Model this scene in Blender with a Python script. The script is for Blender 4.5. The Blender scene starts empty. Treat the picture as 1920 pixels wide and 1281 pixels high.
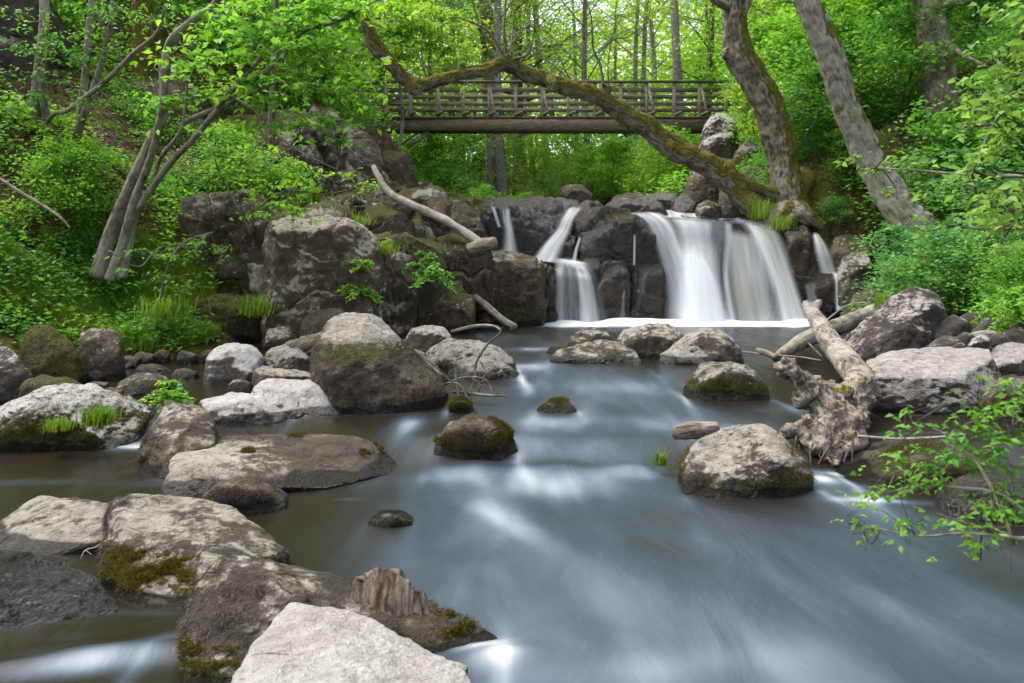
import bpy, bmesh, math, random
import numpy as np
R = math.radians
scene = bpy.context.scene
COL = scene.collection
F = 1493.0          # focal length in photograph pixels
CAMZ = 1.2
def P(px, py, Y):   # a point of the place at distance Y, read off the photograph
    return np.array([(px-960)/F*Y, Y, CAMZ+(520-py)/F*Y])
def sstep(a, b, x):
    t = np.clip((np.asarray(x, float)-a)/(b-a), 0, 1); return t*t*(3-2*t)
# ---------------------------------------------------------------- noise
def _h(i, j, k, s):
    n = (i*374761393 + j*668265263 + k*2147483647 + s*974634777) & 0xffffffff
    n = ((n ^ (n >> 13))*1274126177) & 0xffffffff
    n = ((n ^ (n >> 15))*2246822519) & 0xffffffff
    return ((n ^ (n >> 16)) & 0xffff)/32767.5-1
def vnoise(p, s=0):
    p = np.asarray(p, float); f = np.floor(p); q = p-f; q = q*q*q*(q*(q*6-15)+10)
    i, j, k = f[:, 0].astype(np.int64), f[:, 1].astype(np.int64), f[:, 2].astype(np.int64)
    u, v, w = q[:, 0], q[:, 1], q[:, 2]
    def L(a, b, t): return a+(b-a)*t
    return L(L(L(_h(i, j, k, s), _h(i+1, j, k, s), u), L(_h(i, j+1, k, s), _h(i+1, j+1, k, s), u), v),
             L(L(_h(i, j, k+1, s), _h(i+1, j, k+1, s), u), L(_h(i, j+1, k+1, s), _h(i+1, j+1, k+1, s), u), v), w)
ROT = np.array([[.8, .6, 0], [-.48, .64, .6], [.36, -.48, .8]])
def fbm(p, o=4, s=0, g=.5):
    p = np.asarray(p, float); a = 1.; t = 0; r = 0
    for k in range(o):
        r = r+a*vnoise(p, s+k*17); t += a; a *= g; p = (p @ ROT)*2.03+3.7
    return r/t*1.5
def ridge(p, o=3, s=0):
    p = np.asarray(p, float); a = 1.; r = 0; t = 0
    for k in range(o):
        r = r+a*(1-np.abs(vnoise(p, s+k*31))*2); t += a; a *= .5; p = (p @ ROT)*2.1+1.3
    return r/t
def xyz(x, y, z=0.):
    x, y = np.broadcast_arrays(np.asarray(x, float), np.asarray(y, float))
    return np.stack([x.ravel(), y.ravel(), np.broadcast_to(z, x.shape).ravel()], 1)
# ---------------------------------------------------------------- objects
def mesh_obj(name, V, faces, mat, parent=None, attrs=None, origin=None, smooth=True):
    """faces: list of integer arrays (n x 3 or n x 4)."""
    V = np.asarray(V, np.float32)
    if origin is not None: V = V-np.asarray(origin, np.float32)
    me = bpy.data.meshes.new(name)
    me.vertices.add(len(V)); me.vertices.foreach_set('co', V.ravel())
    fl = [np.asarray(f, np.int32) for f in faces if len(f)]
    tot = np.concatenate([np.full(len(f), f.shape[1], np.int32) for f in fl])
    idx = np.concatenate([f.ravel() for f in fl])
    st = np.concatenate([[0], np.cumsum(tot)[:-1]]).astype(np.int32)
    me.loops.add(len(idx)); me.loops.foreach_set('vertex_index', idx)
    me.polygons.add(len(tot)); me.polygons.foreach_set('loop_start', st)
    me.polygons.foreach_set('loop_total', tot)
    if smooth: me.polygons.foreach_set('use_smooth', np.ones(len(tot), bool))
    me.update(calc_edges=True)
    for k, a in (attrs or {}).items(): set_attr(me, k, a)
    if mat: me.materials.append(mat)
    o = bpy.data.objects.new(name, me); COL.objects.link(o)
    if origin is not None: o.location = [float(c) for c in origin]
    if parent is not None:
        o.parent = parent
        if origin is not None: o.location = [float(a-b) for a, b in zip(origin, parent.location)]
        else: o.location = [-c for c in parent.location]
    return o
def set_attr(me, k, a):
    a = np.asarray(a, np.float32)
    if a.ndim == 2:
        t = me.attributes.new(k, 'FLOAT_COLOR', 'POINT'); t.data.foreach_set('color', a.ravel())
    else:
        t = me.attributes.new(k, 'FLOAT', 'POINT'); t.data.foreach_set('value', a)
def normals(o):
    me = o.data; n = np.empty(len(me.vertices)*3, np.float32)
    me.vertex_normals.foreach_get('vector', n); return n.reshape(-1, 3)
def empty(name, loc):
    o = bpy.data.objects.new(name, None); COL.objects.link(o); o.location = [float(c) for c in loc]
    o.empty_display_size = .1; return o
def tag(o, label, cat, group=None):
    o['label'] = label; o['category'] = cat
    if group: o['group'] = group
    return o
def struct(o, kind='structure'): o['kind'] = kind; return o
def join(parts):
    V, Fs, k = [], [], 0
    for v, f in parts:
        V.append(v); Fs.append(f+k); k += len(v)
    return np.concatenate(V), np.concatenate(Fs)
# ---------------------------------------------------------------- materials
class NT:
    def __init__(s, name):
        s.m = bpy.data.materials.new(name); s.m.use_nodes = True; s.t = s.m.node_tree; s.t.nodes.clear()
    def n(s, typ, **kw):
        nd = s.t.nodes.new(typ); ins = kw.pop('i', {})
        for k, v in kw.items(): setattr(nd, k, v)
        for k, v in ins.items(): s.set(nd, k, v)
        return nd
    def set(s, nd, k, v):
        if isinstance(v, bpy.types.NodeSocket): s.t.links.new(v, nd.inputs[k])
        else: nd.inputs[k].default_value = v
    def math(s, op, a, b=0., clamp=False):
        nd = s.n('ShaderNodeMath', operation=op, use_clamp=clamp); s.set(nd, 0, a); s.set(nd, 1, b); return nd.outputs[0]
    def mix(s, f, a, b, bt='MIX'):
        nd = s.n('ShaderNodeMix', data_type='RGBA', blend_type=bt)
        s.set(nd, 0, f)
        for k, v in ((6, a), (7, b)):
            s.set(nd, k, v if isinstance(v, bpy.types.NodeSocket) else (*v, 1))
        return nd.outputs[2]
    def ramp(s, x, a, b):      # smoothstep
        nd = s.n('ShaderNodeMapRange', interpolation_type='SMOOTHSTEP'); s.set(nd, 0, x); s.set(nd, 1, a); s.set(nd, 2, b); return nd.outputs[0]
    def coord(s, scale=(1, 1, 1), kind='Object'):
        c = s.n('ShaderNodeTexCoord').outputs[kind]
        if scale == (1, 1, 1): return c
        return s.n('ShaderNodeMapping', i={'Vector': c, 'Scale': scale}).outputs[0]
    def noise(s, co, sc, det=4, ro=.55, dist=0.):
        return s.n('ShaderNodeTexNoise', i={'Vector': co, 'Scale': sc, 'Detail': det, 'Roughness': ro, 'Distortion': dist}).outputs[0]
    def attr(s, name, out='Fac'): return s.n('ShaderNodeAttribute', attribute_name=name).outputs[out]
    def bump(s, h, st, d): return s.n('ShaderNodeBump', i={'Height': h, 'Strength': st, 'Distance': d}).outputs[0]
    def out(s, sh, vol=None):
        o = s.n('ShaderNodeOutputMaterial'); s.t.links.new(sh, o.inputs[0]); return s.m
    def mask(s):
        a = s.n('ShaderNodeAttribute', attribute_name='mask'); c = s.n('ShaderNodeSeparateColor', i={0: a.outputs['Color']})
        return c.outputs[0], c.outputs[1], c.outputs[2], a.outputs['Alpha']
def rock_mat(name, dark, mid, pale0, pale1, moss0=(.022, .024, .004), moss1=(.155, .145, .018), rough=.85, spots=0., hair=(.072, .054, .036), crk=1.7, tint=(.11, .075, .042), spec=.35, dirt=.75):
    t = NT(name); co = t.coord()
    n1 = t.noise(co, 4.2, 6, .64, .5); n2 = t.noise(co, 15, 7, .72); n3 = t.noise(co, 75, 3, .6)
    pr, mo, we, al = t.mask()
    rnd = t.n('ShaderNodeObjectInfo').outputs['Random']
    base = t.mix(t.ramp(n1, .34, .68), dark, mid)
    base = t.mix(t.ramp(n2, .35, .7), t.mix(.45, base, (0, 0, 0)), base)
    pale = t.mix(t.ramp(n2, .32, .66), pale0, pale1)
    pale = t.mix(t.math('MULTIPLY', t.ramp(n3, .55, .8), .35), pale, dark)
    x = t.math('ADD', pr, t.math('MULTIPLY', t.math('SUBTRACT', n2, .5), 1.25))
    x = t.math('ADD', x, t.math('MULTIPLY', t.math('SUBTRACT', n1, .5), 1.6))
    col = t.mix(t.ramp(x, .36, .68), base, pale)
    n5 = t.noise(co, 38, 5, .75); col = t.mix(t.math('MULTIPLY', t.ramp(n5, .54, .70), dirt), col, t.mix(.75, col, (.012, .010, .008)))
    n6 = t.noise(co, 1.7, 4, .6); col = t.mix(t.math('MULTIPLY', t.ramp(n6, .45, .62), .45), col, t.mix(.6, col, tint))
    # dried algae, combed downwards
    hs = t.noise(t.coord((38, 38, 7)), 1., 5, .65)
    hc = t.mix(t.ramp(hs, .35, .7), tuple(c*.45 for c in hair), tuple(min(1, c*1.9) for c in hair))
    xa = t.math('ADD', al, t.math('MULTIPLY', t.math('SUBTRACT', n2, .5), .8))
    col = t.mix(t.ramp(xa, .38, .62), col, hc)
    if spots:
        vo = t.n('ShaderNodeTexVoronoi', i={'Vector': co, 'Scale': 17., 'Randomness': 1.}).outputs['Distance']
        sp = t.math('MULTIPLY', t.math('LESS_THAN', t.math('ADD', vo, t.math('MULTIPLY', n2, .3)), .36), t.ramp(n1, .5, .62))
        col = t.mix(t.math('MULTIPLY', sp, spots), col, (.55, .58, .56))
    col = t.mix(t.math('MULTIPLY', rnd, .25), col, t.mix(.5, col, (.16, .12, .09)))
    wc = t.n('ShaderNodeVectorMath', operation='ADD', i={0: co, 1: t.n('ShaderNodeVectorMath', operation='SCALE', i={0: t.n('ShaderNodeTexNoise', i={'Vector': co, 'Scale': 2.6, 'Detail': 4.}).outputs['Color'], 'Scale': .55}).outputs[0]}).outputs[0]
    vd = t.n('ShaderNodeTexVoronoi', feature='DISTANCE_TO_EDGE', i={'Vector': wc, 'Scale': crk}).outputs['Distance']
    ck = t.math('MULTIPLY', t.math('SUBTRACT', 1., t.ramp(vd, .002, .016)), t.math('MULTIPLY', t.ramp(n1, .50, .66), .55))
    col = t.mix(t.math('MULTIPLY', ck, .75), col, (.012, .010, .008))
    mc = t.mix(t.ramp(t.noise(co, 48, 4, .7), .3, .72), moss0, moss1)
    xm = t.math('ADD', mo, t.math('MULTIPLY', t.math('SUBTRACT', n2, .5), 1.1))
    mf = t.ramp(xm, .38, .54)
    col = t.mix(mf, col, mc)
    wf = t.ramp(t.math('ADD', we, t.math('MULTIPLY', t.math('SUBTRACT', n2, .5), .8)), .35, .65)
    col = t.mix(wf, col, t.mix(.8, col, (.006, .005, .005)))
    ro = t.math('SUBTRACT', rough, t.math('MULTIPLY', wf, .55))
    h = t.math('ADD', t.math('MULTIPLY', n2, 1.), t.math('ADD', t.math('MULTIPLY', n3, .4), t.math('MULTIPLY', t.noise(co, 190, 3, .6), .12)))
    h = t.math('ADD', h, t.math('MULTIPLY', t.noise(co, 52, 4, .8), t.math('MULTIPLY', mf, 1.2)))
    b = t.n('ShaderNodeBsdfPrincipled', i={'Base Color': col, 'Roughness': ro, 'Specular IOR Level': spec, 'Normal': t.bump(t.math('SUBTRACT', h, t.math('MULTIPLY', ck, 1.2)), 1., .055)})
    return t.out(b.outputs[0])
M = {}
M['boulder'] = rock_mat('boulder_rock', (.042, .034, .023), (.140, .115, .080), (.235, .210, .162), (.46, .435, .375))
M['cliff'] = rock_mat('cliff_rock', (.055, .043, .027), (.225, .18, .118), (.33, .285, .205), (.45, .43, .375), spots=.8, crk=1.3, dirt=.4)
M['wetrock'] = rock_mat('wet_rock', (.008, .007, .006), (.032, .026, .022), (.042, .038, .037), (.10, .098, .10), rough=.27, spec=.65)
M['white'] = rock_mat('pale_granite', (.085, .07, .058), (.24, .21, .18), (.38, .355, .32), (.60, .575, .54), dirt=.45, tint=(.20, .15, .11))
M['slab'] = rock_mat('grey_slab', (.048, .041, .035), (.14, .12, .10), (.27, .245, .22), (.50, .47, .435))
def bark_mat(name, c0, c1, lich, moss1=(.20, .175, .02), zs=5., fine=30., src='tc', sc=None, dist=.8):
    t = NT(name); oc = t.coord(); sc = sc or (fine, fine, zs)
    co = t.n('ShaderNodeMapping', i={'Vector': t.attr('tc', 'Vector') if src == 'tc' else oc, 'Scale': sc}).outputs[0]
    n1 = t.noise(co, 1., 6, .68, dist); n2 = t.noise(oc, 9, 5, .6); n3 = t.noise(oc, 40, 3, .6)
    pr, mo, we, al = t.mask()
    col = t.mix(t.ramp(n1, .36, .64), c0, c1)
    x = t.math('ADD', pr, t.math('MULTIPLY', t.math('SUBTRACT', n2, .5), 1.6))
    col = t.mix(t.math('MULTIPLY', t.ramp(x, .25, .95), .6), col, lich)
    xm = t.math('ADD', mo, t.math('MULTIPLY', t.math('SUBTRACT', n2, .5), 1.2))
    xm = t.math('ADD', xm, t.math('MULTIPLY', t.math('SUBTRACT', n3, .5), .5))
    mf = t.ramp(xm, .42, .6)
    col = t.mix(mf, col, t.mix(t.ramp(t.noise(oc, 34, 4, .7), .3, .7), (.03, .026, .004), moss1))
    h = t.math('ADD', n1, t.math('MULTIPLY', t.noise(oc, 60, 3, .7), t.math('MULTIPLY', mf, 1.)))
    b = t.n('ShaderNodeBsdfPrincipled', i={'Base Color': col, 'Roughness': .88, 'Specular IOR Level': .25, 'Normal': t.bump(h, 1., .03)})
    return t.out(b.outputs[0])
M['bark'] = bark_mat('grey_bark', (.032, .026, .019), (.195, .168, .108), (.40, .38, .31))
M['paleb'] = bark_mat('pale_bark', (.12, .11, .095), (.30, .28, .25), (.44, .43, .41), fine=14, zs=20)
M['drift'] = bark_mat('driftwood', (.085, .062, .043), (.31, .26, .20), (.43, .39, .34), zs=4, fine=42)
M['driftobj'] = bark_mat('split_wood', (.070, .048, .032), (.29, .225, .165), (.42, .36, .30), src='o', sc=(42, 42, 4), dist=.4)
M['driftroot'] = bark_mat('gnarled_wood', (.055, .040, .028), (.31, .265, .21), (.44, .405, .355), src='o', sc=(17, 5, 14), dist=2.2)
M['darkb'] = bark_mat('dark_bark', (.045, .038, .027), (.15, .125, .092), (.22, .21, .18))
def leaf_mat(name, c0, c1, tr=.45, warm=(1.25, 1.15, .6)):
    t = NT(name); x = t.attr('tint'); rnd = t.n('ShaderNodeObjectInfo').outputs['Random']
    x = t.math('ADD', t.math('MULTIPLY', x, .8), t.math('MULTIPLY', rnd, .2))
    col = t.mix(x, c0, c1)
    nn = t.noise(t.coord(), .9, 3, .6)
    col = t.mix(t.ramp(nn, .48, .70), col, t.mix(1., col, (1.35, 1.08, .7), 'MULTIPLY')); col = t.mix(t.ramp(nn, .50, .30), col, t.mix(1., col, (.62, .80, 1.1), 'MULTIPLY'))
    b = t.n('ShaderNodeBsdfPrincipled', i={'Base Color': col, 'Roughness': .5, 'Specular IOR Level': .3})
    tl = t.n('ShaderNodeBsdfTranslucent', i={'Color': t.mix(1., col, warm, 'MULTIPLY')})
    m = t.n('ShaderNodeMixShader', i={0: tr, 1: b.outputs[0], 2: tl.outputs[0]})
    return t.out(m.outputs[0])
M['leaf_bright'] = leaf_mat('bright_leaf', (.085, .26, .025), (.26, .53, .08), .55)
M['leaf_yellow'] = leaf_mat('yellow_green_leaf', (.15, .31, .03), (.36, .58, .10), .58)
M['leaf_mid'] = leaf_mat('mid_green_leaf', (.055, .20, .026), (.17, .40, .07), .48)
M['leaf_dark'] = leaf_mat('deep_green_leaf', (.035, .13, .018), (.11, .29, .04), .45)
M['leaf_cool'] = leaf_mat('cool_green_leaf', (.075, .23, .045), (.24, .48, .13), .48, (1.1, 1.1, .8))
M['grass'] = leaf_mat('grass_blade', (.07, .17, .012), (.24, .38, .04), .4)
M['moss_blade'] = leaf_mat('moss_blade', (.028, .024, .006), (.17, .15, .022), .3)
M['hair'] = leaf_mat('dry_algae_hair', (.03, .021, .016), (.17, .125, .09), .1, (1, 1, 1))
M['litter'] = leaf_mat('dead_leaf', (.07, .035, .018), (.26, .15, .085), .1, (1, 1, 1))
def wood_mat(name, c0, c1, moss=.0):
    t = NT(name); oc = t.coord(); n = t.noise(t.coord((3, 25, 25)), 1., 5, .65); n2 = t.noise(oc, 5, 4, .6)
    col = t.mix(t.ramp(n, .33, .68), c0, c1)
    col = t.mix(t.math('MULTIPLY', t.ramp(n2, .5, .72), moss), col, (.12, .115, .02))
    b = t.n('ShaderNodeBsdfPrincipled', i={'Base Color': col, 'Roughness': .85, 'Specular IOR Level': .25, 'Normal': t.bump(n, .5, .01)})
    return t.out(b.outputs[0])
M['plank'] = wood_mat('weathered_plank', (.085, .07, .047), (.22, .19, .13), .3)
M['post'] = wood_mat('grey_post', (.12, .102, .073), (.29, .255, .19), .25)
M['beam'] = wood_mat('dark_beam', (.085, .064, .044), (.25, .195, .14), .2)
# ---------------------------------------------------------------- tubes
def resample(path, n):
    p = np.asarray(path, float); k = len(p)
    if k == 2: t = np.linspace(0, 1, n)[:, None]; return p[0]*(1-t)+p[1]*t
    e = np.vstack([2*p[0]-p[1], p, 2*p[-1]-p[-2]]); u = np.linspace(0, k-1-1e-9, n); i = u.astype(int); t = (u-i)[:, None]
    a, b, c, d = e[i], e[i+1], e[i+2], e[i+3]
    return .5*((2*b)+(-a+c)*t+(2*a-5*b+4*c-d)*t*t+(-a+3*b-3*c+d)*t**3)
def tube(path, radii, n=None, segs=10, rough=0., seed=0, freq=6., cap=True, barkr=0.):
    path = np.asarray(path, float); radii = np.atleast_1d(np.asarray(radii, float))
    if n is None: n = max(3, len(path)*3)
    c = resample(path, n)
    r = np.interp(np.linspace(0, 1, n), np.linspace(0, 1, len(radii)), radii) if len(radii) > 1 else np.full(n, radii[0])
    tg = np.gradient(c, axis=0); tg /= np.linalg.norm(tg, axis=1)[:, None]+1e-9
    up = np.array([0., 0, 1]) if abs(tg[0, 2]) < .9 else np.array([1., 0, 0])
    u = np.cross(tg[0], up); u /= np.linalg.norm(u); U = []
    for i in range(n):
        u = u-tg[i]*np.dot(u, tg[i]); u /= np.linalg.norm(u)+1e-9; U.append(u)
    U = np.array(U); W = np.cross(tg, U); a = np.linspace(0, 2*np.pi, segs, endpoint=False)
    d = U[:, None]*np.cos(a)[None, :, None]+W[:, None]*np.sin(a)[None, :, None]
    v = c[:, None]+d*r[:, None, None]
    if rough:
        dis = fbm(v.reshape(-1, 3)*freq, 4, seed).reshape(n, segs)
        v = v+d*(r[:, None]*rough*dis)[..., None]
    ln = np.concatenate([[0], np.cumsum(np.linalg.norm(np.diff(c, axis=0), axis=1))])+float(np.abs(c[0]).sum())
    TC = np.stack([np.cos(a)[None]*r[:, None], np.sin(a)[None]*r[:, None], np.broadcast_to(ln[:, None], (n, segs))], -1).reshape(-1, 3)
    if barkr:
        g = ridge(TC*np.array([13, 13, 2.6])+.5*fbm(TC*4, 2, seed+4)[:, None], 3, seed+8)-.5; k2 = fbm(TC*np.array([4, 4, 2.]), 2, seed+5)
        v = v+d*(barkr*g+.15*barkr*k2).reshape(n, segs)[..., None]
    V = v.reshape(-1, 3); i = np.arange(n-1)[:, None]*segs; j = np.arange(segs)[None]; j2 = (j+1) % segs
    Fq = np.stack([i+j, i+j2, i+segs+j2, i+segs+j], -1).reshape(-1, 4)
    if cap:
        V = np.vstack([V, c[0]-tg[0]*r[0]*.2, c[-1]+tg[-1]*r[-1]*.4]); k = n*segs; j = np.arange(segs); j2 = (j+1) % segs
        Fq = np.vstack([Fq, np.stack([j2, j, np.full(segs, k), np.full(segs, k)], 1)*[1, 1, 1, 1], np.stack([(n-1)*segs+j, (n-1)*segs+j2, np.full(segs, k+1), np.full(segs, k+1)], 1)])
        TC = np.vstack([TC, [0, 0, ln[0]], [0, 0, ln[-1]]])
    return np.hstack([V, TC]), Fq
def split_tri(Fq):      # faces whose last two indices coincide become triangles
    d = Fq[:, 2] == Fq[:, 3]; return [Fq[~d], Fq[d][:, :3]]
def tube_obj(name, parts, mat, parent=None, origin=None, mask=None):
    V, Fq = join(parts); TC = V[:, 3:]; V = V[:, :3]
    o = mesh_obj(name, V, split_tri(Fq), mat, parent, origin=origin)
    at_ = o.data.attributes.new('tc', 'FLOAT_VECTOR', 'POINT'); at_.data.foreach_set('vector', TC.astype(np.float32).ravel())
    m = np.zeros((len(V), 4))
    if mask is not None: m = mask(V, normals(o))
    set_attr(o.data, 'mask', m); return o
# ---------------------------------------------------------------- leaves
def leaf_cloud(C, size, rng, tilt=.6, near=False, droop=0., wide=.55):
    N = len(C); C = np.asarray(C, float)
    az = rng.uniform(0, 2*np.pi, N); d = np.stack([np.cos(az), np.sin(az), rng.normal(-droop, .35, N)], 1)
    d /= np.linalg.norm(d, axis=1)[:, None]
    nrm = np.stack([rng.normal(0, tilt, N), rng.normal(0, tilt, N), np.ones(N)], 1)
    s = np.cross(nrm, d); s /= np.linalg.norm(s, axis=1)[:, None]+1e-9; nn = np.cross(d, s)
    L = (size*rng.uniform(.6, 1.25, N))[:, None]; w = L*wide*.5
    tint = rng.uniform(0, 1, N)
    if near:
        V = np.stack([C, C+d*L*.42+s*w+nn*w*.35, C+d*L*.5, C+d*L*.42-s*w+nn*w*.35, C+d*L-nn*L*.15], 1).reshape(-1, 3)
        b = np.arange(N)[:, None]*5
        Fc = np.concatenate([b+[0, 3, 2], b+[0, 2, 1], b+[2, 3, 4], b+[2, 4, 1]])
        return V, Fc, np.repeat(tint, 5)
    V = np.stack([C, C+d*L*.5+s*w+nn*w*.3, C+d*L, C+d*L*.5-s*w+nn*w*.3], 1).reshape(-1, 3)
    b = np.arange(N)[:, None]*4
    return V, np.concatenate([b+[0, 2, 1], b+[0, 3, 2]]), np.repeat(tint, 4)
def leaf_obj(name, C, size, rng, mat, parent=None, origin=None, tintf=None, **kw):
    V, Fc, t = leaf_cloud(C, size, rng, **kw)
    if tintf is not None: t = np.clip(t*.5+tintf(V)*.5, 0, 1)
    return mesh_obj(name, V, [Fc], mat, parent, {'tint': t}, origin, smooth=False)
def blades(B, Nn, L, w, rng, lean=.4):      # little triangular blades rooted at B
    N = len(B); d = Nn+rng.normal(0, lean, (N, 3)); d /= np.linalg.norm(d, axis=1)[:, None]
    s = np.cross(d, rng.normal(0, 1, (N, 3))); s /= np.linalg.norm(s, axis=1)[:, None]+1e-9
    l = (L*rng.uniform(.5, 1.3, N))[:, None]
    V = np.stack([B-s*w, B+s*w, B+d*l], 1).reshape(-1, 3); b = np.arange(N)[:, None]*3
    return V, b+[0, 1, 2], np.repeat(rng.uniform(0, 1, N), 3)
def grass_blades(B, L, w, rng, lean=.35):
    N = len(B); az = rng.uniform(0, 2*np.pi, N); h = np.stack([np.cos(az), np.sin(az), np.zeros(N)], 1)
    l = (L*rng.uniform(.5, 1.3, N))[:, None]; s = np.stack([-np.sin(az), np.cos(az), np.zeros(N)], 1)*w
    k = rng.uniform(.1, 1., N)[:, None]*lean; z = np.array([0, 0, 1.])
    m = B+z*l*.6+h*l*k*.45; tp = B+z*l*(1-.5*k)+h*l*k*1.3
    V = np.stack([B-s, B+s, m-s*.7, m+s*.7, tp], 1).reshape(-1, 3); b = np.arange(N)[:, None]*5
    return V, np.concatenate([b+[0, 1, 3], b+[0, 3, 2], b+[2, 3, 4]]), np.repeat(rng.uniform(0, 1, N), 5)
# ================================================================ the ground, the river
def river_z(X, Y):
    X = np.asarray(X, float); Y = np.asarray(Y, float)
    Ys = 5.7+(4.85-5.7)*sstep(-1.7, -.6, X)
    return .12*sstep(-.05, .6, Y-Ys)+.25*sstep(.4, 5., Y-Ys)+.02*sstep(5, 8, Y-Ys)
XL_Y = [-20, 0, 4, 7, 7.6, 8.4, 9.0, 10.2, 11, 12, 13, 14, 15, 18, 22, 30, 60]
XL_X = [-6, -6, -6.2, -6.6, -5.7, -4.6, -3.5, -3.4, -3.3, -2.7, -1.9, -1.3, -1.3, -2.2, -3.6, -4.6, -5]
XR_Y = [-20, 0, 2, 3, 4, 6, 7, 8, 9, 12, 14, 15, 16, 22, 40]
XR_X = [5, 4.2, 3.8, 3.9, 4.3, 4.6, 4.7, 4.8, 5.0, 5.8, 6.3, 4.9, 4.5, 3.5, 3.0]
def ground_z(X, Y):
    X = np.asarray(X, float); Y = np.asarray(Y, float); sh = np.broadcast(X, Y).shape
    X = np.broadcast_to(X, sh).ravel(); Y = np.broadcast_to(Y, sh).ravel()
    xl = np.interp(Y, XL_Y, XL_X); xr = np.interp(Y, XR_Y, XR_X)
    w = np.where(Y < 15.7, river_z(X, np.minimum(Y, 14)), 2.5+.07*np.maximum(Y-15, 0))
    dl = xl-X; dr = X-xr
    far = sstep(17, 30, Y)
    bed = w-.45+0*X
    ups = sstep(14.3, 15.9, Y)*2.1*(Y < 15.7)
    n = fbm(xyz(X*.45, Y*.45), 4, 5)*.35
    cl = sstep(9.8, 11., Y)*(1-sstep(22, 26, Y))
    zl = w+.12+.22*np.minimum(dl/.5, 1)+.58*np.maximum(dl-1.2, 0)*(1-.55*sstep(6, 14, dl))+cl*1.2*sstep(.1, 1.1, dl)
    zl = zl*(1-far)+(w+.3+.32*np.maximum(dl, 0)*(1-.5*sstep(8, 30, dl)))*far
    zr = w+.10+.30*np.minimum(dr/.6, 1)+.62*np.maximum(dr-.7, 0)*(1-.55*sstep(6, 16, dr))
    zr = zr*(1-far)+(w+.3+.30*np.maximum(dr, 0)*(1-.5*sstep(8, 30, dr)))*far
    zl = zl+ups; zr = zr+ups
    a = sstep(-.25, .15, dl); b = sstep(-.25, .15, dr)
    z = bed*(1-a)+zl*a; z = z*(1-b)+zr*b
    z = z+n*(.25+.75*np.maximum(a, b))*sstep(0, .8, np.maximum(dl, dr)+.3)
    # the valley rises into a wooded hill behind
    z = z+sstep(22, 60, Y)*3.5+np.maximum(Y-60, 0)*.07
    z = np.where(Y < 1, z*1.0, z)
    return z.reshape(sh)
def axis(lo, hi, d, far, g=1.16):
    a = list(np.arange(lo, hi+1e-6, d)); s = d
    while a[-1] < far: s *= g; a.append(a[-1]+s)
    s = d; b = []; x = lo
    while x > -far: s *= g; x -= s; b.append(x)
    return np.array(b[::-1]+a)
def grid_faces(ny, nx):
    i = np.arange(ny-1)[:, None]*nx; j = np.arange(nx-1)[None]
    return np.stack([i+j, i+j+1, i+nx+j+1, i+nx+j], -1).reshape(-1, 4)
gx = axis(-11, 10, .12, 260); gy = axis(-2, 22, .12, 260)
gX, gY = np.meshgrid(gx, gy); gZ = ground_z(gX, gY)
gV = np.stack([gX, gY, gZ], -1).reshape(-1, 3)
gV[:, 2] += .03*fbm(gV*3.1, 3, 9)
t = NT('forest_floor'); co = t.coord()
n1 = t.noise(co, .8, 5, .6); n2 = t.noise(co, 6, 6, .7); n3 = t.noise(co, 30, 4, .7)
c = t.mix(t.ramp(n2, .35, .65), (.022, .016, .010), (.085, .056, .034))
c = t.mix(t.math('MULTIPLY', t.ramp(n3, .5, .7), .6), c, (.15, .10, .062))
c = t.mix(t.math('MULTIPLY', t.ramp(n1, .42, .58), t.ramp(n2, .3, .62)), c, t.mix(t.ramp(n3, .3, .7), (.028, .034, .005), (.12, .125, .015)))
b = t.n('ShaderNodeBsdfPrincipled', i={'Base Color': c, 'Roughness': .95, 'Specular IOR Level': .15, 'Normal': t.bump(t.math('ADD', n2, t.math('MULTIPLY', n3, .5)), .9, .05)})
M['ground'] = t.out(b.outputs[0])
struct(mesh_obj('ground', gV, [grid_faces(len(gy), len(gx))], M['ground']))
FOOT = []
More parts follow.
